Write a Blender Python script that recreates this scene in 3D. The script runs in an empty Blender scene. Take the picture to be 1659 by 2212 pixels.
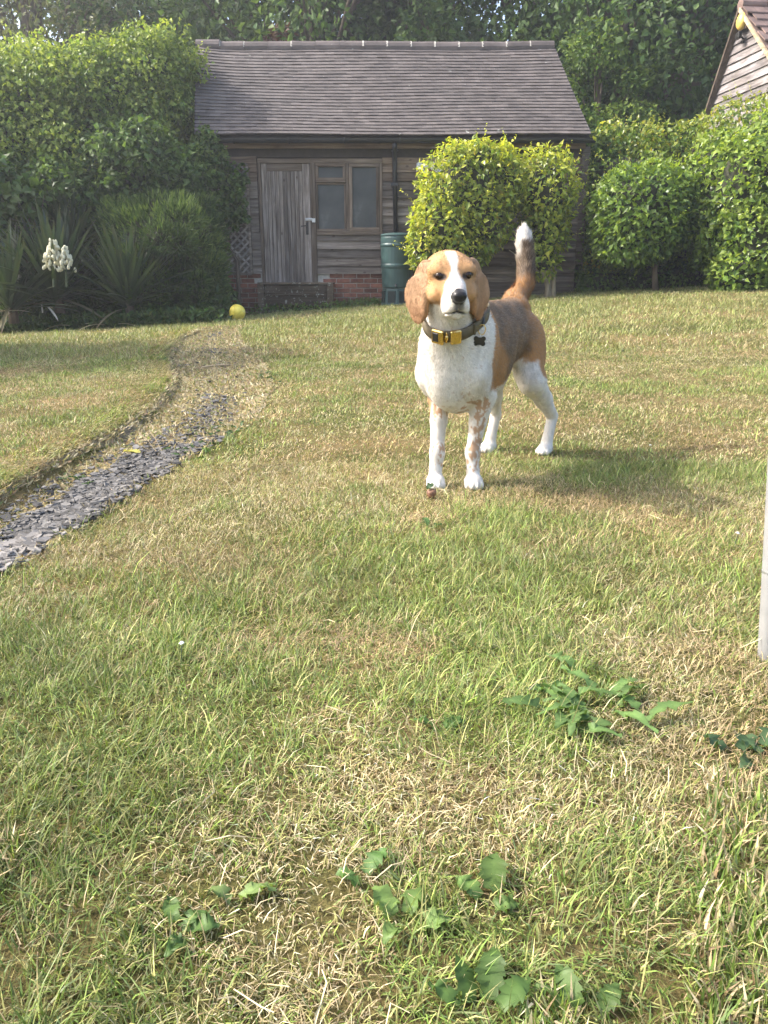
import bpy, bmesh, math, random
import numpy as np
from mathutils import Vector, Matrix, Quaternion

SC = bpy.context.scene
COL = SC.collection
R = math.radians

# ------------------------------------------------------------------ camera
CAM_H = 0.62
PITCH = R(17.0)
FPX, CU, CV = 1662.0, 829.5, 1106.0          # focal length and centre of the photograph in its 1659 x 2212 view
cam_d = bpy.data.cameras.new('camera')
cam = bpy.data.objects.new('camera', cam_d)
COL.objects.link(cam)
cam.location = (0, 0, CAM_H)
cam.rotation_euler = (R(90) - PITCH, 0, 0)
cam_d.sensor_fit = 'VERTICAL'
cam_d.sensor_height = 24.0
cam_d.lens = 12.0 / (CV / FPX)
cam_d.clip_start = 0.02
cam_d.clip_end = 2000
SC.camera = cam

# ------------------------------------------------------------------ light
SUN_EL = R(41)
SUN_DIR = Vector((-math.cos(R(3)) * math.cos(SUN_EL), math.sin(R(3)) * math.cos(SUN_EL), math.sin(SUN_EL)))
world = bpy.data.worlds.new('World')
SC.world = world
world.use_nodes = True
wn = world.node_tree
wn.nodes.clear()
sky = wn.nodes.new('ShaderNodeTexSky')
sky.sky_type = 'NISHITA'
sky.sun_disc = False
sky.sun_elevation = SUN_EL
sky.sun_rotation = math.atan2(SUN_DIR.x, SUN_DIR.y)
sky.air_density = 1.0
sky.dust_density = 4.0
sky.ozone_density = 0.4
bg = wn.nodes.new('ShaderNodeBackground')
bg.inputs['Strength'].default_value = 0.15
wo = wn.nodes.new('ShaderNodeOutputWorld')
wn.links.new(sky.outputs[0], bg.inputs[0])
wn.links.new(bg.outputs[0], wo.inputs[0])
sun_d = bpy.data.lights.new('sun', 'SUN')
sun_d.energy = 2.0
sun_d.angle = R(0.6)
sun_d.color = (1.0, 0.965, 0.90)
sun = bpy.data.objects.new('sun', sun_d)
COL.objects.link(sun)
sun.rotation_euler = (-SUN_DIR).to_track_quat('-Z', 'Y').to_euler()
vs = SC.view_settings
vs.view_transform = 'Standard'
vs.look = 'None'
vs.exposure = 1.85
vs.gamma = 1.0
vs.use_curve_mapping = False
SC.cycles.max_bounces = 7
SC.cycles.diffuse_bounces = 4
SC.cycles.transmission_bounces = 5
SC.cycles.transparent_max_bounces = 6
SC.cycles.use_denoising = True

# ------------------------------------------------------------------ pixel helpers (photograph px -> place)
CT, ST = math.cos(PITCH), math.sin(PITCH)
def ray(u, v):
    xc, yc = (u - CU) / FPX, (CV - v) / FPX
    return Vector((xc, yc * ST + CT, yc * CT - ST))
def P(u, v, Y):
    d = ray(u, v)
    return Vector((0, 0, CAM_H)) + d * (Y / d.y)
def sstep(t):
    t = np.clip(t, 0, 1)
    return t * t * (3 - 2 * t)

# value noise (numpy), used for shapes and for the colours things really have
_rs = np.random.RandomState(7)
_tab = _rs.rand(64, 64, 64).astype(np.float32)
def vnoise(p, scale=1.0):
    p = np.asarray(p, dtype=np.float64) * scale + 100.37
    i = np.floor(p).astype(int)
    f = p - i
    f = f * f * (3 - 2 * f)
    out = 0
    for dx in (0, 1):
        wx = f[..., 0] if dx else 1 - f[..., 0]
        for dy in (0, 1):
            wy = f[..., 1] if dy else 1 - f[..., 1]
            for dz in (0, 1):
                wz = f[..., 2] if dz else 1 - f[..., 2]
                out = out + wx * wy * wz * _tab[(i[..., 0] + dx) % 64, (i[..., 1] + dy) % 64, (i[..., 2] + dz) % 64]
    return out
def fbm(p, scale=1.0, octv=3):
    s, a, t = 0, 1.0, 0
    for k in range(octv):
        s = s + a * vnoise(p, scale * 2 ** k)
        t += a
        a *= 0.55
    return s / t
def n2(x, y, scale=1.0, octv=3, z=0.0):
    x = np.asarray(x, float)
    return fbm(np.stack([x, np.asarray(y, float) + 0 * x, 0 * x + z], -1), scale, octv)

# ------------------------------------------------------------------ the lie of the land
def z_base(x, y):
    x = np.asarray(x, float); y = np.asarray(y, float)
    s = sstep((y - 2.5) / 10.3)
    return s * (0.19 + 0.06 * np.clip(x, -9, 9)) + 0.022 * (n2(x, y, 0.9, 2) - 0.5) * np.clip(y / 3, 0.3, 1)
def G0(u, v):
    d = ray(u, v); z = 0.0
    for _ in range(14):
        t = (z - CAM_H) / d.z if d.z < -1e-4 else 60
        t = min(max(t, 0.1), 60)
        p = Vector((0, 0, CAM_H)) + d * t
        z = 0.5 * z + 0.5 * float(z_base(p.x, p.y))
    return p
_pl = [(-300, 1290), (-150, 1190), (0, 1113), (144, 1016), (223, 973), (306, 923), (360, 865), (382, 818), (368, 768), (395, 728), (450, 706)]
_pr = [(-300, 1440), (-150, 1335), (0, 1228), (100, 1168), (202, 1110), (306, 1041), (422, 973), (548, 905), (582, 838), (562, 783), (512, 737), (512, 714), (526, 701)]
PL = np.array([(G0(*q).x, G0(*q).y) for q in _pl]); PR = np.array([(G0(*q).x, G0(*q).y) for q in _pr])
def path_d(x, y):
    """how far inside the path (m); left and right margin distances"""
    x = np.asarray(x, float); y = np.asarray(y, float)
    wob = 0.05 * (n2(x, y, 5.0, 2) - 0.5)
    xl = np.interp(y, PL[:, 1], PL[:, 0]); xr = np.interp(y, PR[:, 1], PR[:, 0])
    return x - xl + wob, xr - x + wob
PL[:, 0] -= 0.11 * np.clip((5.0 - PL[:, 1]) / 2.0, 0.3, 1); PR[:, 0] += 0.03
PY0, PY1 = float(min(PL[0, 1], PR[0, 1])), float(min(PL[-1, 1], PR[-1, 1]))
def zt(x, y):
    x = np.asarray(x, float); y = np.asarray(y, float)
    z = z_base(x, y)
    dl, dr = path_d(x, y)
    fade = sstep((PY1 - y) / 1.2) * sstep((y - 0.2) / 0.5)
    depth = 0.042 * sstep((dl + 0.03) / 0.09) * sstep((dr + 0.04) / 0.25)
    lip = 0.012 * sstep((dl + 0.9) / 0.8) * (dl < 0.03)
    return z + fade * (lip - depth)
def G(u, v):
    d = ray(u, v); z = 0.0
    for _ in range(20):
        t = (z - CAM_H) / d.z if d.z < -1e-4 else 60
        t = min(max(t, 0.1), 60)
        p = Vector((0, 0, CAM_H)) + d * t
        z = 0.5 * z + 0.5 * float(zt(p.x, p.y))
    return p
def pxm(u, v, Y):
    """photograph px per metre at that point"""
    return FPX * ray(u, v).y / Y

# ------------------------------------------------------------------ object helpers
def tag(o, label=None, cat=None, group=None, kind=None):
    if label: o['label'] = label
    if cat: o['category'] = cat
    if group: o['group'] = group
    if kind: o['kind'] = kind
    return o
def empty(name, loc, label=None, cat=None, group=None, rz=0.0):
    o = bpy.data.objects.new(name, None)
    o.empty_display_size = 0.1
    COL.objects.link(o)
    o.location = loc
    o.rotation_euler = (0, 0, rz)
    return tag(o, label, cat, group)
def link(name, me, parent=None, loc=None, mat=None):
    """object for a mesh whose vertices are in world space unless loc is given (then local to loc); loc in world space"""
    o = bpy.data.objects.new(name, me)
    COL.objects.link(o)
    if mat is not None and not me.materials:
        me.materials.append(mat)
    if parent is not None:
        o.parent = parent
        base = wloc(parent)
        o.location = (Vector(loc) if loc is not None else Vector((0, 0, 0))) - base
    elif loc is not None:
        o.location = loc
    return o
def wloc(o):
    v = Vector((0, 0, 0))
    while o is not None:
        v += Vector(o.location)
        o = o.parent
    return v
def npmesh(name, V, F, mat=None, col=None, smooth=False, extra=None):
    V = np.asarray(V, np.float32); F = np.asarray(F, np.int32)
    me = bpy.data.meshes.new(name)
    k = F.shape[1]
    me.vertices.add(len(V)); me.vertices.foreach_set('co', V.ravel())
    me.loops.add(F.size); me.loops.foreach_set('vertex_index', F.ravel())
    me.polygons.add(len(F))
    me.polygons.foreach_set('loop_start', np.arange(0, F.size, k, dtype=np.int32))
    try:
        me.polygons.foreach_set('loop_total', np.full(len(F), k, np.int32))
    except Exception:
        pass
    me.polygons.foreach_set('use_smooth', np.full(len(F), smooth, bool))
    if col is not None:
        a = me.color_attributes.new('Col', 'FLOAT_COLOR', 'POINT')
        c = np.ones((len(V), 4), np.float32); c[:, :col.shape[1]] = col
        a.data.foreach_set('color', c.ravel())
    me.update(calc_edges=True)
    if mat: me.materials.append(mat)
    return me
def pymesh(name, V, F, mat=None, smooth=False):
    me = bpy.data.meshes.new(name)
    me.from_pydata([tuple(v) for v in V], [], F)
    if smooth:
        me.polygons.foreach_set('use_smooth', np.ones(len(F), bool))
    me.update()
    if mat: me.materials.append(mat)
    return me
class MB:
    """collects boxes, tubes and lathes into one mesh"""
    def __init__(s): s.V = []; s.F = []
    def add(s, V, F):
        n = len(s.V); s.V += [Vector(v) for v in V]; s.F += [tuple(i + n for i in f) for f in F]; return s
    def box(s, a, b):
        x0, y0, z0 = a; x1, y1, z1 = b
        V = [(x0, y0, z0), (x1, y0, z0), (x1, y1, z0), (x0, y1, z0), (x0, y0, z1), (x1, y0, z1), (x1, y1, z1), (x0, y1, z1)]
        return s.add(V, [(0, 3, 2, 1), (4, 5, 6, 7), (0, 1, 5, 4), (1, 2, 6, 5), (2, 3, 7, 6), (3, 0, 4, 7)])
    def bar(s, p, q, w, t, up=(0, 0, 1)):
        p, q = Vector(p), Vector(q); d = (q - p).normalized(); u = Vector(up)
        x = d.cross(u); x = x.normalized() if x.length > 1e-5 else Vector((1, 0, 0)); u = x.cross(d)
        V = [c + x * a * w / 2 + u * b * t / 2 for c in (p, q) for a, b in ((-1, -1), (1, -1), (1, 1), (-1, 1))]
        return s.add(V, [(0, 1, 2, 3), (7, 6, 5, 4), (0, 4, 5, 1), (1, 5, 6, 2), (2, 6, 7, 3), (3, 7, 4, 0)])
    def tube(s, pts, rad, n=8, cap=True):
        pts = [Vector(p) for p in pts]; rad = rad if hasattr(rad, '__len__') else [rad] * len(pts)
        V = []; F = []; ref = None
        for i, p in enumerate(pts):
            d = (pts[min(i + 1, len(pts) - 1)] - pts[max(i - 1, 0)]).normalized()
            if ref is None: ref = d.orthogonal().normalized()
            ref = (ref - d * ref.dot(d)).normalized(); b = d.cross(ref)
            V += [p + (ref * math.cos(2 * math.pi * k / n) + b * math.sin(2 * math.pi * k / n)) * rad[i] for k in range(n)]
        for i in range(len(pts) - 1):
            for k in range(n):
                k2 = (k + 1) % n
                F.append((i * n + k, i * n + k2, (i + 1) * n + k2, (i + 1) * n + k))
        if cap: F += [tuple(reversed(range(n))), tuple((len(pts) - 1) * n + k for k in range(n))]
        return s.add(V, F)
    def lathe(s, c, prof, n=24):
        c = Vector(c); V = []; F = []
        for r, z in prof:
            V += [c + Vector((r * math.cos(2 * math.pi * k / n), r * math.sin(2 * math.pi * k / n), z)) for k in range(n)]
        for i in range(len(prof) - 1):
            for k in range(n):
                k2 = (k + 1) % n
                F.append((i * n + k, i * n + k2, (i + 1) * n + k2, (i + 1) * n + k))
        F += [tuple(reversed(range(n))), tuple((len(prof) - 1) * n + k for k in range(n))]
        return s.add(V, F)
    def mesh(s, name, mat=None, smooth=False, origin=(0, 0, 0), bevel=0.0):
        o = Vector(origin)
        me = pymesh(name, [v - o for v in s.V], s.F, mat, smooth)
        if bevel:
            bm = bmesh.new(); bm.from_mesh(me)
            bmesh.ops.bevel(bm, geom=bm.edges[:], offset=bevel, segments=1, affect='EDGES', clamp_overlap=True)
            bm.to_mesh(me); bm.free()
        return me
    def build(s, name, mat, parent=None, smooth=False, origin=None, bevel=0.0):
        """origin: world point that becomes the object's own origin"""
        o = origin if origin is not None else (wloc(parent) if parent is not None else (0, 0, 0))
        return link(name, s.mesh(name, mat, smooth, o, bevel), parent, o)

# ------------------------------------------------------------------ materials
def nt(name):
    m = bpy.data.materials.new(name); m.use_nodes = True
    t = m.node_tree; t.nodes.clear()
    out = t.nodes.new('ShaderNodeOutputMaterial')
    return m, t, out
def nd(t, typ, **kw):
    n = t.nodes.new(typ)
    for k, v in kw.items():
        if k in n.inputs: n.inputs[k].default_value = v
        else: setattr(n, k, v)
    return n
def c4(c): return (c[0], c[1], c[2], 1.0)
def ramp(t, stops):
    n = t.nodes.new('ShaderNodeValToRGB'); e = n.color_ramp.elements
    while len(e) < len(stops): e.new(0.5)
    for i, (p, c) in enumerate(stops): e[i].position = p; e[i].color = c4(c)
    return n
def mat_simple(name, c, rough=0.6, metal=0.0, var=0.15, scale=20.0, bump=0.0, spec=0.5, coat=0.0):
    m, t, out = nt(name); b = nd(t, 'ShaderNodeBsdfPrincipled', Roughness=rough, Metallic=metal)
    b.inputs['Specular IOR Level'].default_value = spec
    b.inputs['Coat Weight'].default_value = coat
    tc = nd(t, 'ShaderNodeTexCoord'); nz = nd(t, 'ShaderNodeTexNoise', Scale=scale, Detail=5.0)
    t.links.new(tc.outputs['Object'], nz.inputs['Vector'])
    r = ramp(t, [(0.3, [x * (1 - var) for x in c]), (0.7, [min(1, x * (1 + var)) for x in c])])
    t.links.new(nz.outputs['Fac'], r.inputs[0]); t.links.new(r.outputs[0], b.inputs['Base Color'])
    if bump:
        bp = nd(t, 'ShaderNodeBump', Strength=bump, Distance=0.01)
        t.links.new(nz.outputs['Fac'], bp.inputs['Height']); t.links.new(bp.outputs[0], b.inputs['Normal'])
    t.links.new(b.outputs[0], out.inputs[0])
    return m
def mat_wood(name, c0, c1, c2, axis=0, rough=0.8, scale=1.0, knots=True, tint=0.35):
    """weathered timber; grain runs along the object's axis, each board has its own shade"""
    m, t, out = nt(name); L = t.links.new
    b = nd(t, 'ShaderNodeBsdfPrincipled', Roughness=rough)
    b.inputs['Specular IOR Level'].default_value = 0.25
    tc = nd(t, 'ShaderNodeTexCoord'); oi = nd(t, 'ShaderNodeObjectInfo')
    off = nd(t, 'ShaderNodeVectorMath', operation='SCALE'); cmb = nd(t, 'ShaderNodeCombineXYZ')
    for k in range(3): L(oi.outputs['Random'], cmb.inputs[k])
    L(cmb.outputs[0], off.inputs[0]); off.inputs['Scale'].default_value = 37.0
    add = nd(t, 'ShaderNodeVectorMath', operation='ADD'); L(tc.outputs['Object'], add.inputs[0]); L(off.outputs[0], add.inputs[1])
    mp = nd(t, 'ShaderNodeMapping'); s = [26 * scale] * 3; s[axis] = 1.6 * scale; mp.inputs['Scale'].default_value = s
    L(add.outputs[0], mp.inputs[0])
    nz = nd(t, 'ShaderNodeTexNoise', Scale=1.0, Detail=6.0, Roughness=0.65); nz.inputs['Distortion'].default_value = 0.6; L(mp.outputs[0], nz.inputs['Vector'])
    nz2 = nd(t, 'ShaderNodeTexNoise', Scale=2.2, Detail=3.0); L(add.outputs[0], nz2.inputs['Vector'])
    r = ramp(t, [(0.32, c0), (0.5, c1), (0.68, c2)]); L(nz.outputs['Fac'], r.inputs[0])
    mx = nd(t, 'ShaderNodeMix', data_type='RGBA', blend_type='MULTIPLY'); mx.inputs[0].default_value = 0.8
    r2 = ramp(t, [(0.3, (0.62, 0.56, 0.5)), (0.75, (1.1, 1.1, 1.12))]); L(nz2.outputs['Fac'], r2.inputs[0])
    L(r.outputs[0], mx.inputs[6]); L(r2.outputs[0], mx.inputs[7])
    hs = nd(t, 'ShaderNodeHueSaturation'); mr = nd(t, 'ShaderNodeMapRange'); mr.inputs['To Min'].default_value = 1 - tint; mr.inputs['To Max'].default_value = 1 + tint
    L(oi.outputs['Random'], mr.inputs['Value']); L(mr.outputs[0], hs.inputs['Value']); L(mx.outputs[2], hs.inputs['Color'])
    last = hs.outputs[0]
    if knots:
        vo = nd(t, 'ShaderNodeTexVoronoi', Scale=1.0); mk = nd(t, 'ShaderNodeMapping'); s = [7.0] * 3; s[axis] = 4.0; mk.inputs['Scale'].default_value = s
        L(add.outputs[0], mk.inputs[0]); L(mk.outputs[0], vo.inputs['Vector'])
        kr = ramp(t, [(0.05, (0.25, 0.18, 0.13)), (0.13, (1, 1, 1))]); L(vo.outputs['Distance'], kr.inputs[0])
        m2 = nd(t, 'ShaderNodeMix', data_type='RGBA', blend_type='MULTIPLY'); m2.inputs[0].default_value = 0.85
        L(last, m2.inputs[6]); L(kr.outputs[0], m2.inputs[7]); last = m2.outputs[2]
    L(last, b.inputs['Base Color'])
    bp = nd(t, 'ShaderNodeBump', Strength=0.5, Distance=0.006); L(nz.outputs['Fac'], bp.inputs['Height']); L(bp.outputs[0], b.inputs['Normal'])
    L(b.outputs[0], out.inputs[0])
    return m
def mat_leaf(name, gloss=0.3, rough=0.45, trans=0.35, tint=(1.15, 1.2, 0.6), satvar=0.0):
    """leaf colour comes from the mesh's own colour attribute; light passes through the blade"""
    m, t, out = nt(name); L = t.links.new
    at = nd(t, 'ShaderNodeAttribute', attribute_name='Col')
    b = nd(t, 'ShaderNodeBsdfPrincipled', Roughness=rough); b.inputs['Specular IOR Level'].default_value = gloss
    L(at.outputs['Color'], b.inputs['Base Color'])
    tr = nd(t, 'ShaderNodeBsdfTranslucent')
    mu = nd(t, 'ShaderNodeMix', data_type='RGBA', blend_type='MULTIPLY'); mu.inputs[0].default_value = 1.0; mu.inputs[7].default_value = c4(tint)
    L(at.outputs['Color'], mu.inputs[6]); L(mu.outputs[2], tr.inputs['Color'])
    mx = nd(t, 'ShaderNodeMixShader'); mx.inputs[0].default_value = trans
    L(b.outputs[0], mx.inputs[1]); L(tr.outputs[0], mx.inputs[2]); L(mx.outputs[0], out.inputs[0])
    return m
# ================================================================== GROUND
def mat_ground():
    m, t, out = nt('thatch_and_soil'); L = t.links.new
    b = nd(t, 'ShaderNodeBsdfPrincipled', Roughness=0.95); b.inputs['Specular IOR Level'].default_value = 0.1
    tc = nd(t, 'ShaderNodeTexCoord')
    n1 = nd(t, 'ShaderNodeTexNoise', Scale=1.6, Detail=4.0); n2_ = nd(t, 'ShaderNodeTexNoise', Scale=90.0, Detail=6.0, Roughness=0.7)
    L(tc.outputs['Object'], n1.inputs['Vector']); L(tc.outputs['Object'], n2_.inputs['Vector'])
    r1 = ramp(t, [(0.35, (0.10, 0.115, 0.035)), (0.65, (0.25, 0.19, 0.095))]); L(n1.outputs['Fac'], r1.inputs[0])
    r2 = ramp(t, [(0.3, (0.35, 0.32, 0.3)), (0.7, (1.25, 1.2, 1.1))]); L(n2_.outputs['Fac'], r2.inputs[0])
    mx = nd(t, 'ShaderNodeMix', data_type='RGBA', blend_type='MULTIPLY'); mx.inputs[0].default_value = 1.0
    L(r1.outputs[0], mx.inputs[6]); L(r2.outputs[0], mx.inputs[7]); L(mx.outputs[2], b.inputs['Base Color'])
    bp = nd(t, 'ShaderNodeBump', Strength=0.8, Distance=0.02); L(n2_.outputs['Fac'], bp.inputs['Height']); L(bp.outputs[0], b.inputs['Normal'])
    L(b.outputs[0], out.inputs[0]); return m
ax = np.concatenate([-np.geomspace(900, 4.6, 26), np.arange(-4.5, 4.51, 0.055), np.geomspace(4.6, 900, 26)])
ay = np.concatenate([-np.geomspace(500, 0.4, 14), np.arange(-0.3, 12.6, 0.065), np.geomspace(12.8, 900, 24)])
gx, gy = np.meshgrid(ax, ay)
gz = zt(gx, gy)
nx, ny = len(ax), len(ay)
idx = (np.arange(ny - 1)[:, None] * nx + np.arange(nx - 1)[None]).ravel()
ground = link('ground', npmesh('ground', np.stack([gx, gy, gz], -1).reshape(-1, 3), np.stack([idx, idx + 1, idx + nx + 1, idx + nx], 1), mat_ground(), smooth=True))
tag(ground, 'dry summer lawn ground with sunken path and gentle rise to the shed', kind='structure')

# ------------------------------------------------------------------ the path: bed of grit and moss, slate chips on it
def mat_path():
    m, t, out = nt('path_moss'); L = t.links.new
    b = nd(t, 'ShaderNodeBsdfPrincipled', Roughness=0.95); b.inputs['Specular IOR Level'].default_value = 0.1
    tc = nd(t, 'ShaderNodeTexCoord')
    a = nd(t, 'ShaderNodeTexNoise', Scale=5.0, Detail=5.0); c = nd(t, 'ShaderNodeTexNoise', Scale=120.0, Detail=5.0)
    L(tc.outputs['Object'], a.inputs['Vector']); L(tc.outputs['Object'], c.inputs['Vector'])
    r = ramp(t, [(0.3, (0.13, 0.12, 0.11)), (0.48, (0.27, 0.225, 0.14)), (0.62, (0.36, 0.29, 0.16)), (0.75, (0.24, 0.22, 0.09))]); L(a.outputs['Fac'], r.inputs[0])
    r2 = ramp(t, [(0.3, (0.5, 0.48, 0.45)), (0.7, (1.2, 1.2, 1.15))]); L(c.outputs['Fac'], r2.inputs[0])
    mx = nd(t, 'ShaderNodeMix', data_type='RGBA', blend_type='MULTIPLY'); mx.inputs[0].default_value = 1.0
    L(r.outputs[0], mx.inputs[6]); L(r2.outputs[0], mx.inputs[7]); L(mx.outputs[2], b.inputs['Base Color'])
    bp = nd(t, 'ShaderNodeBump', Strength=0.9, Distance=0.02); L(c.outputs['Fac'], bp.inputs['Height']); L(bp.outputs[0], b.inputs['Normal'])
    L(b.outputs[0], out.inputs[0]); return m
ys = np.arange(1.0, PY1 - 0.2, 0.06); tt = np.linspace(0.01, 0.97, 14)
xl = np.interp(ys, PL[:, 1], PL[:, 0]); xr = np.interp(ys, PR[:, 1], PR[:, 0])
px_ = xl[:, None] + (xr - xl)[:, None] * tt[None]; py_ = np.repeat(ys[:, None], 14, 1)
pz_ = zt(px_, py_) + 0.006
nn = len(ys); idx = (np.arange(nn - 1)[:, None] * 14 + np.arange(13)[None]).ravel()
path = link('path', npmesh('path', np.stack([px_, py_, pz_], -1).reshape(-1, 3), np.stack([idx, idx + 1, idx + 15, idx + 14], 1), mat_path(), smooth=True))
tag(path, 'sunken garden path of slate chips and dry moss curving to the shed', kind='structure')

def mat_slate():
    m, t, out = nt('slate'); L = t.links.new
    b = nd(t, 'ShaderNodeBsdfPrincipled', Roughness=0.8); b.inputs['Specular IOR Level'].default_value = 0.2; oi = nd(t, 'ShaderNodeObjectInfo'); at = nd(t, 'ShaderNodeAttribute', attribute_name='Col')
    tc = nd(t, 'ShaderNodeTexCoord'); nz = nd(t, 'ShaderNodeTexNoise', Scale=60.0, Detail=4.0); L(tc.outputs['Object'], nz.inputs['Vector'])
    r = ramp(t, [(0.3, (0.7, 0.7, 0.7)), (0.7, (1.2, 1.2, 1.2))]); L(nz.outputs['Fac'], r.inputs[0])
    mx = nd(t, 'ShaderNodeMix', data_type='RGBA', blend_type='MULTIPLY'); mx.inputs[0].default_value = 1.0
    L(at.outputs['Color'], mx.inputs[6]); L(r.outputs[0], mx.inputs[7]); 
    hs = nd(t, 'ShaderNodeHueSaturation'); mr = nd(t, 'ShaderNodeMapRange'); mr.inputs['To Min'].default_value = 0.55; mr.inputs['To Max'].default_value = 1.5
    L(oi.outputs['Random'], mr.inputs['Value']); L(mr.outputs[0], hs.inputs['Value']); L(mx.outputs[2], hs.inputs['Color']); L(hs.outputs[0], b.inputs['Base Color'])
    L(b.outputs[0], out.inputs[0]); return m
M_slate = mat_slate()
rng = np.random.RandomState(11)
def chip_geo(r):
    n = r.randint(5, 8); a = np.sort(r.rand(n) * 2 * np.pi * 0.25 + np.arange(n) * 2 * np.pi / n)
    rad = 0.5 * (0.7 + 0.5 * r.rand(n)); ex = 0.55 + 0.4 * r.rand()
    top = np.stack([np.cos(a) * rad, np.sin(a) * rad * ex, np.full(n, 0.10) + 0.03 * r.rand(n)], 1)
    bot = top * [1.04, 1.04, 0] ; bot[:, 2] = 0
    V = np.concatenate([bot, top]); F = [tuple(range(2 * n - 1, n - 1, -1))[::-1]] + [(k, (k + 1) % n, n + (k + 1) % n, n + k) for k in range(n)]
    return V, F
chips = []
cm = []
for k in range(8):
    V, F = chip_geo(rng); me = pymesh('slate_chip', V, F, M_slate)
    a = me.color_attributes.new('Col', 'FLOAT_COLOR', 'POINT'); a.data.foreach_set('color', np.tile([0.18, 0.168, 0.155, 1], len(V)).astype(np.float32)); cm.append((me, V, F))
N = 0
while N < 8000:
    y = 1.2 + (PY1 - 1.8) * rng.rand() ** 1.9
    l = np.interp(y, PL[:, 1], PL[:, 0]); r_ = np.interp(y, PR[:, 1], PR[:, 0]); w = r_ - l
    x = l + w * (0.12 + 0.92 * rng.rand())
    f = (x - l) / w
    near = float(sstep((3.25 - y) / 0.9))
    mid = math.exp(-((f - 0.52) / 0.17) ** 2) * (1 if n2(x, y, 1.7, 2) > 0.46 else 0.12) * 0.20
    keep = max(near * (1 if f > 0.36 + 0.3 * (n2(x, y, 3, 2) - 0.4) else 0.10) * (0.25 + 0.75 * (n2(x, y, 2.5, 2, 5.5) > 0.45)), mid)
    keep *= 1 - 0.85 * float(sstep((f - 0.72) / 0.3))
    if rng.rand() > keep: continue
    chips.append((x, y, rng.rand())); N += 1
chips.sort(key=lambda c: c[1])
big = [c for c in chips if c[0] > -0.52 * (c[1] + 0.1)][:300]
bigs = set(map(id, big))
SV, SF, SCo = [], [], []; nb = 0
for c in chips:
    x, y, q = c; me, V, F = cm[int(q * 7.99)]
    s = (0.010 + 0.026 * rng.rand() ** 1.8) * (1.25 if id(c) in bigs else 1)
    z = float(zt(x, y)) + 0.008 + 0.010 * rng.rand()
    eul = Matrix.Rotation(rng.rand() * 6.28, 4, 'Z') @ Matrix.Rotation(rng.randn() * 0.28, 4, 'X') @ Matrix.Rotation(rng.randn() * 0.14, 4, 'Y')
    if id(c) in bigs:
        o = bpy.data.objects.new('slate_chip', me); COL.objects.link(o); o.parent = path
        o.matrix_local = Matrix.Translation((x, y, z)) @ eul @ Matrix.Diagonal((s, s, s, 1))
    else:
        Rm = np.array(eul.to_3x3()); W = (V * s) @ Rm.T + [x, y, z]
        SV.append(W); SF += [tuple(i + nb for i in f) for f in F]; nb += len(V)
        g = 0.08 + 0.17 * rng.rand(); SCo.append(np.tile([g, g * 0.95, g * 0.89, 1], (len(V), 1)))
me = pymesh('slate_chippings', np.concatenate(SV), SF, M_slate)
a = me.color_attributes.new('Col', 'FLOAT_COLOR', 'POINT'); a.data.foreach_set('color', np.concatenate(SCo).astype(np.float32).ravel())
tag(link('slate_chippings', me, path, (0, 0, 0)), kind='stuff')
# ================================================================== SHED
YW = 12.8
M_board = mat_wood('weathered_board', (0.075, 0.06, 0.05), (0.17, 0.145, 0.122), (0.27, 0.24, 0.21), axis=0)
M_board_warm = mat_wood('weathered_board_warm', (0.09, 0.058, 0.038), (0.20, 0.145, 0.1), (0.30, 0.235, 0.175), axis=0)
M_plank = mat_wood('weathered_door_plank', (0.08, 0.065, 0.055), (0.19, 0.165, 0.145), (0.33, 0.30, 0.275), axis=2)
M_frame_v = mat_wood('frame_timber_upright', (0.075, 0.055, 0.04), (0.165, 0.13, 0.1), (0.25, 0.205, 0.165), axis=2, knots=False)
M_frame_h = mat_wood('frame_timber_rail', (0.075, 0.055, 0.04), (0.165, 0.13, 0.1), (0.25, 0.205, 0.165), axis=0, knots=False)
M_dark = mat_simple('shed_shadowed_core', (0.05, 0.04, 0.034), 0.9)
M_pvc = mat_simple('black_plastic', (0.018, 0.019, 0.021), 0.4, var=0.1)
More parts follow.
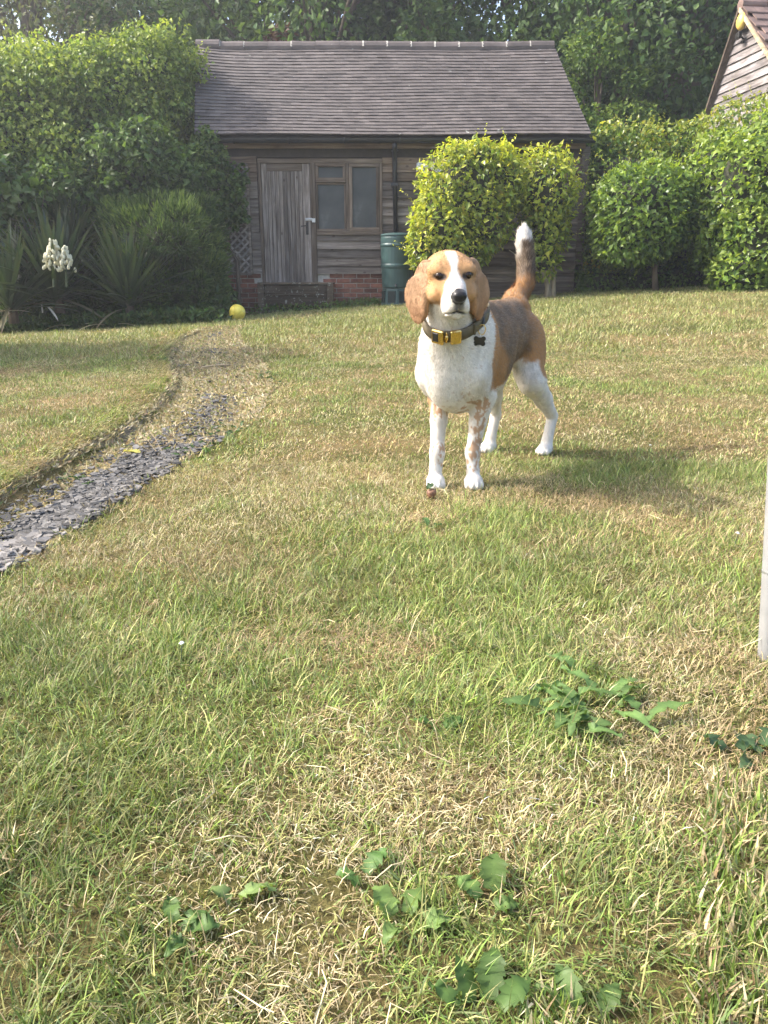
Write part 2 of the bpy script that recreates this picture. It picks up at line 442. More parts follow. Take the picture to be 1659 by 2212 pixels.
def mat_tile(name, c, lich=(0.35, 0.35, 0.32)):
    m, t, out = nt(name); L = t.links.new
    b = nd(t, 'ShaderNodeBsdfPrincipled', Roughness=0.75); oi = nd(t, 'ShaderNodeObjectInfo'); ge = nd(t, 'ShaderNodeNewGeometry')
    at = nd(t, 'ShaderNodeNewGeometry')
    tc = nd(t, 'ShaderNodeTexCoord')
    nz = nd(t, 'ShaderNodeTexNoise', Scale=4.0, Detail=6.0, Roughness=0.7); L(ge.outputs['Position'], nz.inputs['Vector'])
    r = ramp(t, [(0.3, [x * 0.6 for x in c]), (0.55, c), (0.8, [x * 1.5 for x in c])]); L(nz.outputs['Fac'], r.inputs[0])
    ad = nd(t, 'ShaderNodeMath', operation='ADD'); L(oi.outputs['Random'], ad.inputs[0]); L(at.outputs['Random Per Island'], ad.inputs[1])
    fr = nd(t, 'ShaderNodeMath', operation='FRACT'); L(ad.outputs[0], fr.inputs[0])
    mr = nd(t, 'ShaderNodeMapRange'); mr.inputs['To Min'].default_value = 0.8; mr.inputs['To Max'].default_value = 1.22; L(fr.outputs[0], mr.inputs['Value'])
    hs = nd(t, 'ShaderNodeHueSaturation'); L(mr.outputs[0], hs.inputs['Value']); L(r.outputs[0], hs.inputs['Color'])
    n2_ = nd(t, 'ShaderNodeTexNoise', Scale=11.0, Detail=4.0); L(ge.outputs['Position'], n2_.inputs['Vector'])
    lr = ramp(t, [(0.71, (0, 0, 0)), (0.76, (1, 1, 1))]); L(n2_.outputs['Fac'], lr.inputs[0])
    mx = nd(t, 'ShaderNodeMix', data_type='RGBA'); L(lr.outputs[0], mx.inputs[0]); L(hs.outputs[0], mx.inputs[6]); mx.inputs[7].default_value = c4(lich)
    L(mx.outputs[2], b.inputs['Base Color'])
    bp = nd(t, 'ShaderNodeBump', Strength=0.4, Distance=0.01); L(n2_.outputs['Fac'], bp.inputs['Height']); L(bp.outputs[0], b.inputs['Normal'])
    L(b.outputs[0], out.inputs[0]); return m
M_tile = mat_tile('clay_tile_grey', (0.092, 0.077, 0.071))
M_ridge = mat_tile('clay_ridge_grey', (0.09, 0.073, 0.067))
M_mortar = mat_simple('mortar', (0.42, 0.39, 0.34), 0.95, var=0.2, scale=30)
M_brick = mat_wood('red_brick', (0.13, 0.06, 0.045), (0.24, 0.10, 0.065), (0.30, 0.15, 0.10), axis=1, knots=False, scale=0.4, tint=0.38)

rng = np.random.RandomState(3)
shed = empty('garden_shed', (0.2, YW, 0.1), 'weathered timber clad garden shed with grey tiled roof and brick base', 'shed')
def W(u, v, Y=YW):
    p = P(u, v, Y); return p.x, p.z
xL = W(452, 450)[0]; xR = W(1250, 450)[0]
zB = W(700, 590)[1]                                    # top of the brick
zT = W(800, 333)[1]                                    # top of the boards
zE = P(850, 296, 12.52).z
DEPTH = 3.0
core = MB(); core.box((xL + 0.03, YW + 0.03, -0.2), (xR - 0.02, YW + DEPTH, zT + 0.12))
wall = core.build('wall', M_dark, shed)

def board(x0, x1, z0, z1, mat, y=YW, t0=0.036, t1=0.010, name='board', par=None):
    c = Vector(((x0 + x1) / 2, y, (z0 + z1) / 2)); w = (x1 - x0) / 2; h = (z1 - z0) / 2
    tl = rng.randn() * 0.0035; tr = rng.randn() * 0.0035
    V = [(-w, -t0 + tl, -h), (w, -t0 + tr, -h), (w, 0.02, -h), (-w, 0.02, -h), (-w, -t1 + tl, h), (w, -t1 + tr, h), (w, 0.02, h), (-w, 0.02, h)]
    dz = rng.randn() * 0.003
    V = [(a, b, c_ + (dz if a > 0 else -dz)) for a, b, c_ in V]
    me = pymesh(name, V, [(0, 3, 2, 1), (4, 5, 6, 7), (0, 1, 5, 4), (1, 2, 6, 5), (2, 3, 7, 6), (3, 0, 4, 7)], mat)
    return link(name, me, par or wall, c)
fx0, fx1 = W(557, 400)[0], W(825, 430)[0]
dx0, dx1 = W(565, 480)[0], W(683, 540)[0]
zF = W(700, 343)[1]; zS = W(750, 507)[1]; zD = W(620, 611)[1]
xLow = W(985, 600)[0]
pitch = (zT - zB) / 14
def row(z0, x0, x1, warm):
    if x1 - x0 < 0.04: return
    cuts = [x0]
    if x1 - x0 > 2.2: cuts.append(x0 + (x1 - x0) * (0.35 + 0.3 * rng.rand()))
    cuts.append(x1)
    for a, b in zip(cuts[:-1], cuts[1:]):
        board(a + 0.002, b - 0.002, z0 - 0.012, z0 + pitch - 0.0, M_board_warm if warm else M_board, y=YW - 0.002 * (int(z0 * 50) % 2))
for k in range(14):
    z0 = zB + k * pitch; zm = z0 + pitch / 2
    warm = k >= 12
    if zm > zF + 0.01: row(z0, xL, xR, warm)
    elif zm > zS: row(z0, xL, fx0, k >= 11); row(z0, fx1, xR, k >= 11)
    else: row(z0, xL, dx0, False); row(z0, dx1, xR, False)
k = 1
while zB - k * pitch > 0.12:
    row(zB - k * pitch, xLow, xR, False); k += 1
# ---- brick plinth
bl, bh, jt = 0.205, 0.062, 0.012
mb = MB(); mb.box((xL, YW - 0.008, -0.3), (xLow, YW + 0.05, zB - 0.002)); mb.build('mortar_bed', M_mortar, wall)
bm_ = MB().box((-bl / 2, -0.05, -bh / 2), (bl / 2, 0.05, bh / 2)).mesh('brick', M_brick, bevel=0.004)
r_i = 0; z = zB - 0.012 - bh / 2
while z > -0.12:
    x = xL + (bl / 2 + 0.01 if r_i % 2 else 0.0)
    while x < xLow:
        if not (dx0 - 0.1 < x < dx1 + 0.1 and z > zD - 0.05) and x + bl / 2 < xLow + 0.02 and x - bl / 2 > xL - 0.02:
            o = link('brick', bm_, wall, (x, YW + 0.03 - 0.004 * rng.rand(), z + rng.randn() * 0.001)); o.rotation_euler = (0, rng.randn() * 0.006, 0)
        x += bl + jt
    r_i += 1; z -= bh + jt
# ---- fascia, soffit, gutter, downpipe, corner board
xg0, xg1 = W(440, 300)[0], W(1272, 300)[0]
zf1, zf0 = P(850, 305, 12.62).z, P(850, 320, 12.62).z
board(xg0 + 0.05, xg1 - 0.08, zf0, zf1, M_board_warm, y=12.66, t0=0.02, t1=0.02, name='fascia_board', par=shed)
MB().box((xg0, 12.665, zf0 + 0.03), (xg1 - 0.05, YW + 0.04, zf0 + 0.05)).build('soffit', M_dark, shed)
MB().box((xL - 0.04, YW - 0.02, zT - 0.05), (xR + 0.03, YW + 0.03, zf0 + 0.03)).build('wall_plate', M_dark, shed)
g = MB(); yc, zc, rr = 12.53, zE - 0.02, 0.062; V = []; F = []; n = 9
for i, x in enumerate((xg0 - 0.02, xg1 + 0.03)):
    for k in range(n):
        a = math.pi + math.pi * k / (n - 1); V.append((x, yc + rr * math.cos(a), zc + rr * math.sin(a)))
    for k in range(n):
        a = 2 * math.pi - math.pi * k / (n - 1); V.append((x, yc + (rr - 0.004) * math.cos(a), zc + (rr - 0.004) * math.sin(a)))
m2 = 2 * n
F = [(k, (k + 1) % m2, m2 + (k + 1) % m2, m2 + k) for k in range(m2)] + [tuple(range(m2))[::-1], tuple(range(m2, 2 * m2))]
g.add(V, F); gutter = g.build('gutter', M_pvc, shed)
for x in np.linspace(xg0 + 0.5, xg1 - 0.4, 7):
    MB().tube([(x, yc - rr - 0.006, zc + 0.01)] + [(x, yc + (rr + 0.006) * math.cos(a), zc + (rr + 0.006) * math.sin(a)) for a in np.linspace(math.pi, 2 * math.pi, 7)], 0.008, 6).build('gutter_bracket', M_pvc, gutter)
xd = W(852, 400)[0]
dp = MB().tube([(xd, 12.54, zc - 0.04), (xd, 12.54, zc - 0.12), (xd, 12.72, zc - 0.22), (xd, 12.735, zc - 0.30), (xd + 0.02, 12.735, P(857, 508, 12.74).z)], 0.035, 10).build('downpipe', M_pvc, shed, smooth=True)
for v in (322, 398): MB().box((xd - 0.055, 12.69, P(852, v, 12.7).z - 0.02), (xd + 0.055, YW - 0.02, P(852, v, 12.7).z + 0.02)).build('pipe_clip', M_pvc, dp)
xc0 = W(1244, 450)[0]
MB().box((xR - 0.01, YW - 0.05, W(1250, 571)[1]), (xR + 0.11, YW + 0.06, zT + 0.1)).build('corner_board', M_board, shed)
# side wall boards on the right flank
for k in range(15):
    z0 = W(1250, 571)[1] + k * 0.125
    if z0 + 0.1 > zT: break
    me = MB().box((-1.45, -0.012, -0.064), (1.45, 0.012, 0.064)).mesh('board', M_board)
    o = link('board', me, wall, (xR + 0.02, YW + 1.52, z0 + 0.06)); o.rotation_euler = (0.1, 0, math.pi / 2)

# ---- roof
NC, NT = 28, 38
eL, eR = P(421, 293, 12.5), P(1277, 291, 12.5)
zr = None
for Yr in np.arange(13.4, 15, 0.01):
    a = P(810, 99, Yr)
    if a.z - eL.z < (Yr - 12.5) * 1.02: break
rL, rR = P(425, 101, Yr), P(1196, 98, Yr)
rL.z = rR.z = (rL.z + rR.z) / 2
eL.z = eR.z = (eL.z + eR.z) / 2
def roofp(s, t):
    sag = -0.035 * math.sin(math.pi * s) * math.sin(math.pi * min(1, t * 0.9)) + 0.010 * math.sin(s * 9 + t * 4)
    kick = 0.05 * max(0, 1 - s / 0.12) ** 2 * t
    p = (eL.lerp(eR, s)).lerp(rL.lerp(rR, s), t)
    return p + Vector((0, -0.7, 0.7)) * (sag + kick)
V = [roofp(s, t) + Vector((0, 0.03, -0.04)) for t in (0, 0.5, 1) for s in np.linspace(0, 1, 13)]
yb = 2 * Yr - 12.5
V += [Vector((q.x, yb, eL.z)) for q in [roofp(s, 0) for s in np.linspace(0, 1, 13)]]
F = [(j * 13 + i, j * 13 + i + 1, (j + 1) * 13 + i + 1, (j + 1) * 13 + i) for j in range(3) for i in range(12)]
F += [(0, 13, 26, 39), (12, 51, 38, 25)]
roof = link('roof', pymesh('roof', [v - wloc(shed) for v in V], F, M_dark), shed, wloc(shed))
tw0 = (eR.x - eL.x) / NT
tile_me = MB().add([(-0.5, -0.62, -0.004), (0.5, -0.62, -0.004), (0.5, 1.0, -0.016), (-0.5, 1.0, -0.016), (-0.5, -0.62, 0.016), (0.5, -0.62, 0.016), (0.5, 1.0, -0.004), (-0.5, 1.0, -0.004)],
    [(0, 3, 2, 1), (4, 5, 6, 7), (0, 1, 5, 4), (1, 2, 6, 5), (2, 3, 7, 6), (3, 0, 4, 7)]).mesh('roof_tile', M_tile)
tv = np.array([v.co[:] for v in tile_me.vertices]); tf = [tuple(p.vertices) for p in tile_me.polygons]
TV, TF, cnt = [], [], 0
slope_len = (roofp(0.5, 1) - roofp(0.5, 0)).length / NC
for i in range(NC):
    for j in range(NT + 1):
        s0 = (j - (0.5 if i % 2 else 0)) / NT; s1 = s0 + 1 / NT
        s0, s1 = max(0, s0), min(1, s1)
        if s1 - s0 < 0.3 / NT: continue
        t = (i + 0.55) / NC
        c = roofp((s0 + s1) / 2, t); a = roofp(s0, t); b = roofp(s1, t); dn = roofp((s0 + s1) / 2, t + 0.02)
        X = b - a; w = X.length * 0.985; X.normalize(); Yd = (dn - c).normalized(); Z = X.cross(Yd).normalized(); Yd = Z.cross(X)
        rot = Matrix((X, Yd, Z)).transposed()
        rot = rot @ Matrix.Rotation(rng.randn() * 0.012, 3, 'X') @ Matrix.Rotation(rng.randn() * 0.006, 3, 'Z')
        c = c + Z * (0.012 + rng.rand() * 0.004) - Yd * rng.rand() * 0.004
        L_ = slope_len
        if cnt < 300:
            o = bpy.data.objects.new('roof_tile', tile_me); COL.objects.link(o); o.parent = roof
            o.matrix_local = Matrix.Translation(c - wloc(roof)) @ rot.to_4x4() @ Matrix.Diagonal((w, L_, 1, 1))
        else:
            Wv = (tv * [w, L_, 1]) @ np.array(rot).T + np.array(c - wloc(roof))
            n0 = len(TV) * 8; TV.append(Wv); TF += [tuple(q + n0 for q in f) for f in tf]
        cnt += 1
tag(link('roof_tiling', pymesh('roof_tiling', np.concatenate(TV), TF, M_tile), roof, wloc(roof)), kind='stuff')
# ridge
nr = 15
for k in range(nr):
    a, b = roofp(k / nr, 1), roofp((k + 1) / nr, 1)
    c = (a + b) / 2 + Vector((0, 0.02, -0.035)); w = (b - a).length / 2
    V = []; n = 9
    for x in (-w * 0.985, w * 0.985):
        for r_ in (0.115, 0.095):
            V += [(x, r_ * math.cos(t) * 1.05, r_ * math.sin(t) + 0.02 * rng.rand() * 0) for t in np.linspace(-0.25, math.pi + 0.25, n)]
    F = []
    for q in range(n - 1):
        F += [(q, q + 1, 2 * n + q + 1, 2 * n + q), (n + q + 1, n + q, 3 * n + q, 3 * n + q + 1), (q + 1, q, n + q, n + q + 1), (2 * n + q, 2 * n + q + 1, 3 * n + q + 1, 3 * n + q)]
    o = link('ridge_tile', pymesh('ridge_tile', V, F, M_ridge, False), roof, c); o.rotation_euler = (rng.randn() * 0.02, rng.randn() * 0.012, rng.randn() * 0.008)
    if k:
        cj = a + Vector((0, 0.02, -0.035))
        V = [(x, r_ * math.cos(t) * 1.05, r_ * math.sin(t)) for x in (-0.014, 0.014) for r_ in (0.118,) for t in np.linspace(0.1, math.pi - 0.1, 7)]
        if rng.rand() < 0.8: link('ridge_mortar', pymesh('ridge_mortar', V, [(q, q + 1, 8 + q, 7 + q) for q in range(6)], M_mortar), roof, cj)

# ---- door and window in one timber frame
def upright(name, par, u0, u1, v0, v1, y0, y1, mat=None, bev=0.004):
    x0, z1 = W(u0, v0); x1, z0 = W(u1, v1)
    xm0 = (W(u0, v0)[0]); xm1 = (W(u1, v0)[0])
    c = Vector(((xm0 + xm1) / 2, (y0 + y1) / 2, (z0 + z1) / 2))
    m = MB().box((xm0, y0, z0), (xm1, y1, z1)).mesh(name, mat or M_frame_v, origin=c, bevel=bev)
    return link(name, m, par, c)
frame = upright('door_frame', shed, 556.5, 826, 343.5, 353, YW - 0.055, YW + 0.02, M_frame_h)
xf0 = W(556.5, 344)[0]; xf1 = W(826, 344)[0]; zf = W(700, 353)[1]
def fbox(name, par, x0, x1, z0, z1, y0, y1, mat, bev=0.003):
    c = Vector(((x0 + x1) / 2, (y0 + y1) / 2, (z0 + z1) / 2))
    return link(name, MB().box((x0, y0, z0), (x1, y1, z1)).mesh(name, mat, origin=c, bevel=bev), par, c)
xm0, xm1 = W(665, 360)[0], W(681, 360)[0]
fbox('jamb', frame, xf0, xf0 + 0.045, zD - 0.01, zf, YW - 0.05, YW + 0.02, M_frame_v)
fbox('jamb', frame, xm0 + 0.03, xm1, zD - 0.01, zf, YW - 0.05, YW + 0.02, M_frame_v)
fbox('jamb', frame, xf1 - 0.04, xf1, zS, zf, YW - 0.05, YW + 0.02, M_frame_v)
# door: a frame of stiles with tongue and groove boards inside
d0, d1 = xf0 + 0.05, xm0 + 0.026
door = fbox('door', shed, d0, d1, zD + 0.005, zf - 0.005, YW - 0.012, YW + 0.02, M_plank)
sl = 0.085
fbox('stile', door, d0, d0 + sl, zD + 0.006, zf - 0.006, YW - 0.035, YW - 0.013, M_plank)
fbox('stile', door, d1 - sl * 1.3, d1, zD + 0.006, zf - 0.006, YW - 0.035, YW - 0.013, M_plank)
fbox('rail', door, d0 + sl + 0.002, d1 - sl * 1.3 - 0.002, zf - 0.11, zf - 0.006, YW - 0.033, YW - 0.013, M_frame_h)
npl = 9; pw = (d1 - sl * 1.3 - d0 - sl - 0.004) / npl
for k in range(npl):
    x0 = d0 + sl + 0.002 + k * pw
    fbox('plank', door, x0 + 0.003, x0 + pw - 0.003, zD + 0.006, zf - 0.112, YW - 0.026 - 0.004 * rng.rand(), YW - 0.0125, M_plank)
M_zinc = mat_simple('galvanised_steel', (0.5, 0.51, 0.52), 0.35, metal=0.8, var=0.15, scale=40)
M_iron = mat_simple('black_iron', (0.03, 0.028, 0.026), 0.5, metal=0.4)
xb, zb = W(668, 474.5)
bolt = fbox('bolt', door, xb - 0.055, xb + 0.05, zb - 0.018, zb + 0.022, YW - 0.062, YW - 0.0355, M_zinc)
fbox('hasp', bolt, xb + 0.048, xb + 0.10, zb - 0.045, zb + 0.015, YW - 0.078, YW - 0.0625, M_zinc)
MB().tube([(xb - 0.05, YW - 0.07, zb + 0.004), (xb + 0.075, YW - 0.07, zb + 0.004)], 0.007, 8).build('bolt_bar', M_zinc, bolt)
xh, zh = W(664, 494)
hd = fbox('door_handle', door, xh - 0.02, xh + 0.02, zh - 0.09, zh + 0.09, YW - 0.042, YW - 0.0355, M_iron)
MB().tube([(xh, YW - 0.04, zh + 0.04), (xh, YW - 0.085, zh + 0.04), (xh - 0.09, YW - 0.085, zh + 0.03)], 0.009, 8).build('lever', M_iron, hd)
fbox('threshold', shed, xf0 - 0.02, xm1 + 0.02, zD - 0.045, zD - 0.012, YW - 0.11, YW + 0.01, mat_wood('pale_sill', (0.2, 0.19, 0.17), (0.36, 0.34, 0.31), (0.5, 0.48, 0.45), axis=0, knots=False))
# window
def mat_glass():
    m, t, out = nt('frosted_window_glass'); L = t.links.new
    b = nd(t, 'ShaderNodeBsdfPrincipled', Roughness=0.38); b.inputs['Specular IOR Level'].default_value = 0.3
    tc = nd(t, 'ShaderNodeTexCoord'); nz = nd(t, 'ShaderNodeTexNoise', Scale=3.0, Detail=5.0); L(tc.outputs['Object'], nz.inputs['Vector'])
    r = ramp(t, [(0.35, (0.045, 0.05, 0.05)), (0.62, (0.07, 0.075, 0.074)), (0.75, (0.13, 0.135, 0.13))]); L(nz.outputs['Fac'], r.inputs[0]); L(r.outputs[0], b.inputs['Base Color'])
    n3 = nd(t, 'ShaderNodeTexNoise', Scale=70.0); L(tc.outputs['Object'], n3.inputs['Vector'])
    bp = nd(t, 'ShaderNodeBump', Strength=0.25, Distance=0.004); L(n3.outputs['Fac'], bp.inputs['Height']); L(bp.outputs[0], b.inputs['Normal'])
    L(b.outputs[0], out.inputs[0]); return m
M_glass = mat_glass()
w0, w1 = xm1, xf1 - 0.042
win = fbox('window', shed, w0 + 0.002, w1 - 0.002, zS - 0.005, zS + 0.05, YW - 0.058, YW + 0.02, M_frame_h)
xmid0, xmid1 = W(748, 430)[0], W(754, 430)[0]
fbox('mullion', win, xmid0, xmid1, zS + 0.052, zf - 0.002, YW - 0.052, YW + 0.02, M_frame_v)
zt1 = W(715, 393)[1]
def light(x0, x1, z0, z1, fr, y):
    c = fbox('casement_rail', win, x0, x1, z0, z0 + fr, y, YW + 0.015, M_frame_h)
    fbox('casement_rail', win, x0, x1, z1 - fr, z1, y, YW + 0.015, M_frame_h)
    fbox('casement_stile', win, x0, x0 + fr, z0 + fr + 0.001, z1 - fr - 0.001, y, YW + 0.015, M_frame_v)
    fbox('casement_stile', win, x1 - fr, x1, z0 + fr + 0.001, z1 - fr - 0.001, y, YW + 0.015, M_frame_v)
    fbox('pane', win, x0 + fr + 0.001, x1 - fr - 0.001, z0 + fr + 0.001, z1 - fr - 0.001, YW - 0.012, YW - 0.004, M_glass, 0)
light(w0 + 0.004, xmid0 - 0.003, zt1 + 0.01, zf - 0.004, 0.045, YW - 0.055)
light(w0 + 0.004, xmid0 - 0.003, zS + 0.054, zt1 - 0.012, 0.03, YW - 0.038)
light(xmid1 + 0.003, w1 - 0.004, zS + 0.054, zf - 0.004, 0.05, YW - 0.05)
fbox('drip_bar', win, w0 + 0.004, xmid0 - 0.003, zt1 - 0.009, zt1 + 0.008, YW - 0.07, YW + 0.01, M_frame_h)

# ---- trellis beside the door
x0, z1 = W(464, 356); x1, z0 = W(546, 592)
x0 = W(470, 500)[0]
tre = empty('trellis', (x0, YW - 0.06, z0), 'grey diamond trellis panel fixed to the boards left of the shed door', 'trellis')
for nm, a, b in (('stile', (x0, z0), (x0, z1)), ('stile', (x1, z0), (x1, z1)), ('rail', (x0, z0), (x1, z0)), ('rail', (x0, z1), (x1, z1))):
    MB().bar((a[0], YW - 0.082, a[1]), (b[0], YW - 0.082, b[1]), 0.035, 0.03, (0, 1, 0)).build(nm, M_board, tre)
M_tre = mat_wood('pale_trellis_lath', (0.16, 0.145, 0.13), (0.27, 0.25, 0.23), (0.36, 0.34, 0.32), axis=0, knots=False)
wd, ht = x1 - x0, z1 - z0
for sgn in (1, -1):
    for c in np.arange(-ht, wd, 0.115):
        # line x = c + s, z = s (or mirrored)
        s0, s1 = max(0, -c), min(ht, wd - c)
        if s1 - s0 < 0.05: continue
        xa, xb_ = (c + s0, c + s1); za, zb_ = s0, s1
        if sgn < 0: xa, xb_ = wd - xa, wd - xb_
        yy = YW - 0.088 if sgn > 0 else YW - 0.076
        MB().bar((x0 + xa, yy, z0 + za), (x0 + xb_, yy, z0 + zb_), 0.030, 0.010, (0, 1, 0)).build('slat', M_tre, tre)

# ---- lichen-spotted timber step below the door
def mat_step():
    m = mat_wood('lichened_timber', (0.05, 0.036, 0.023), (0.10, 0.075, 0.05), (0.165, 0.13, 0.09), axis=0, knots=False)
    t = m.node_tree; L = t.links.new; b = [n for n in t.nodes if n.type == 'BSDF_PRINCIPLED'][0]
    src = b.inputs['Base Color'].links[0].from_socket
    nz = nd(t, 'ShaderNodeTexNoise', Scale=22.0, Detail=3.0); tc = nd(t, 'ShaderNodeNewGeometry'); L(tc.outputs['Position'], nz.inputs['Vector'])
    r = ramp(t, [(0.60, (0, 0, 0)), (0.66, (1, 1, 1))]); L(nz.outputs['Fac'], r.inputs[0])
    mx = nd(t, 'ShaderNodeMix', data_type='RGBA'); mx.inputs[7].default_value = (0.30, 0.29, 0.25, 1); L(r.outputs[0], mx.inputs[0]); L(src, mx.inputs[6]); L(mx.outputs[2], b.inputs['Base Color'])
    return m
M_step = mat_step()
YS = 12.35
a = P(556, 616, YS); b = P(721, 675, YS)
sx0, sx1, sz1, sz0 = a.x, b.x, a.z, b.z - 0.05
step = empty('timber_step', ((sx0 + sx1) / 2, YS, sz0), 'dark lichen spotted timber step box below the shed door', 'step')
for x in (sx0 + 0.05, sx1 - 0.05): fbox('post', step, x - 0.05, x + 0.05, sz0 - 0.1, sz1 + 0.01, YS - 0.02, YS + 0.08, M_step)
hh = (sz1 - sz0) / 3
for k in range(3):
    fbox('plank', step, sx0 + 0.101, sx1 - 0.101, sz0 + k * hh + 0.03, sz0 + (k + 1) * hh - 0.004, YS + 0.012 + 0.006 * rng.rand(), YS + 0.06, M_step)
    fbox('batten', step, sx0 + 0.101, sx1 - 0.101, sz0 + k * hh + 0.001, sz0 + k * hh + 0.027, YS - 0.01, YS + 0.06, M_step)
for k in range(3): fbox('top_plank', step, sx0 + 0.002, sx1 - 0.002, sz1 + 0.012, sz1 + 0.04, YS - 0.02 + k * 0.15, YS + 0.122 + k * 0.15, M_step)

# ---- water butt on its stand
M_butt_shade = mat_simple('recess_shade_green', (0.012, 0.022, 0.02), 0.8)  # darker copy of the butt plastic, painting shade in the stand recesses
M_butt = mat_simple('green_plastic', (0.035, 0.075, 0.072), 0.42, var=0.12, scale=3.0)
YB = 12.42
pT, pB = P(858, 507, YB), P(858, 655, YB)
zb0 = pB.z; zs = P(858, 622, YB).z; zt_ = pT.z
rb = 36.5 / pxm(858, 560, YB)
butt = empty('water_butt', (pT.x, YB, zb0), 'dark green plastic water butt standing under the black downpipe', 'water butt')
H = zt_ - zs
MB().lathe((pT.x, YB, zs), [(rb * 0.84, 0), (rb * 0.88, 0.02), (rb * 0.93, H * 0.36), (rb * 0.97, H * 0.40), (rb * 0.97, H * 0.43), (rb * 0.94, H * 0.46), (rb * 0.97, H * 0.76), (rb * 1.01, H * 0.79), (rb * 1.01, H * 0.81), (rb * 0.98, H * 0.835), (rb * 0.98, H * 0.93), (rb * 0.95, H * 0.97)], 32).build('barrel', M_butt, butt, smooth=False)
MB().lathe((pT.x, YB, zs + H * 0.971), [(rb * 0.99, 0), (rb * 1.0, 0.012), (rb * 0.93, 0.03), (rb * 0.6, 0.045), (0.01, 0.05)], 32).build('lid', M_butt, butt)
st = MB().lathe((pT.x, YB, zb0 - 0.05), [(rb * 0.95, 0), (rb * 0.86, zs - zb0 + 0.045), (rb * 0.80, zs - zb0 + 0.046)], 8).build('stand', M_butt, butt)
for k in (4.4, 5.5, 6.5):
    a = 2 * math.pi * (k + 0.0) / 8
    c = Vector((pT.x + math.cos(a) * rb * 0.87, YB + math.sin(a) * rb * 0.87, (zb0 + zs) / 2))
    me = MB().box((-0.02, -0.06, -0.10), (0.004, 0.06, 0.07)).mesh('recess_shade', M_butt_shade); o = link('recess_shade', me, st, c); o.rotation_euler = (0, 0, a)
MB().tube([(pT.x - 0.02, YB - rb * 0.85, zs + 0.05), (pT.x - 0.02, YB - rb * 0.85 - 0.07, zs + 0.05), (pT.x - 0.02, YB - rb * 0.85 - 0.08, zs + 0.02)], 0.014, 8).build('tap', M_pvc, butt)

# ---- rust-red panel with a torn white top, half behind the bush
M_red = mat_simple('rusty_red_paint', (0.16, 0.06, 0.045), 0.8, var=0.5, scale=9)
M_wht = mat_simple('torn_white_sheet', (0.6, 0.6, 0.58), 0.8, var=0.15)
a = P(905, 362, 12.66); b = P(960, 452, 12.66)
pan = empty('rusty_panel', (a.x, 12.66, b.z), 'rusty red metal panel with torn white top behind the clipped bush', 'panel')
V = []; F = []; nx_, nz_ = 6, 9
for j in range(nz_):
    for i in range(nx_):
        s, t = i / (nx_ - 1), j / (nz_ - 1)
        V.append((a.x + (b.x - a.x) * s + 0.05 * (1 - t) * (1 - s), 12.66 + 0.025 * math.sin(7 * s + 3 * t), b.z + (a.z - b.z) * t))
F = [(j * nx_ + i, j * nx_ + i + 1, (j + 1) * nx_ + i + 1, (j + 1) * nx_ + i) for j in range(nz_ - 1) for i in range(nx_ - 1)]
me = pymesh('sheet', [Vector(v) - wloc(pan) for v in V], F, M_red); bm = bmesh.new(); bm.from_mesh(me); bmesh.ops.solidify(bm, geom=bm.faces[:], thickness=0.006); bm.to_mesh(me); bm.free(); link('sheet', me, pan, wloc(pan))
V = [(a.x - 0.04 + 0.4 * s, 12.63 - 0.03 * math.sin(9 * s + 2 * t), a.z - 0.06 + 0.11 * t + 0.03 * math.sin(13 * s)) for t in (0, 0.5, 1) for s in np.linspace(0, 1, 12)]
F = [(j * 12 + i, j * 12 + i + 1, (j + 1) * 12 + i + 1, (j + 1) * 12 + i) for j in range(2) for i in range(11)]
me = pymesh('torn_sheet', [Vector(v) - wloc(pan) for v in V], F, M_wht); bm = bmesh.new(); bm.from_mesh(me); bmesh.ops.solidify(bm, geom=bm.faces[:], thickness=0.004); bm.to_mesh(me); bm.free(); link('torn_sheet', me, pan, wloc(pan))
q = [P(906 - 8 * math.sin(k * 0.7) * k / 9, 385 + k * 9, 12.6) for k in range(9)]
MB().tube(q, 0.007, 6).build('hanging_cord', M_iron, pan)
q = [P(1243, 388, 12.62), P(1247, 396, 12.6), P(1250, 403, 12.62)]
tag(MB().tube(q, [0.012, 0.014, 0.006], 6).build('tie_strip', M_wht), 'small white strip poking out at the right edge of the bush', 'strip')
q = [P(1243, 388, 12.75)]

# ---- ball
pb = G(512, 692); rbll = 0.108
def mat_ball():
    m, t, out = nt('yellow_ball_skin'); L = t.links.new
    b = nd(t, 'ShaderNodeBsdfPrincipled', Roughness=0.55); tc = nd(t, 'ShaderNodeTexCoord')
    vo = nd(t, 'ShaderNodeTexVoronoi', Scale=11.0, feature='DISTANCE_TO_EDGE'); L(tc.outputs['Object'], vo.inputs['Vector'])
    nz = nd(t, 'ShaderNodeTexNoise', Scale=14.0, Detail=4.0); L(tc.outputs['Object'], nz.inputs['Vector'])
    r = ramp(t, [(0.35, (0.62, 0.50, 0.06)), (0.6, (0.80, 0.66, 0.09)), (0.75, (0.82, 0.74, 0.3))]); L(nz.outputs['Fac'], r.inputs[0])
    r2 = ramp(t, [(0.01, (0.35, 0.33, 0.25)), (0.05, (1, 1, 1))]); L(vo.outputs['Distance'], r2.inputs[0])
    mx = nd(t, 'ShaderNodeMix', data_type='RGBA', blend_type='MULTIPLY'); mx.inputs[0].default_value = 0.4; L(r.outputs[0], mx.inputs[6]); L(r2.outputs[0], mx.inputs[7])
    L(mx.outputs[2], b.inputs['Base Color']); bp = nd(t, 'ShaderNodeBump', Strength=0.5, Distance=0.004); L(vo.outputs['Distance'], bp.inputs['Height']); L(bp.outputs[0], b.inputs['Normal'])
    L(b.outputs[0], out.inputs[0]); return m
bm = bmesh.new(); bmesh.ops.create_icosphere(bm, subdivisions=4, radius=rbll); me = bpy.data.meshes.new('ball')
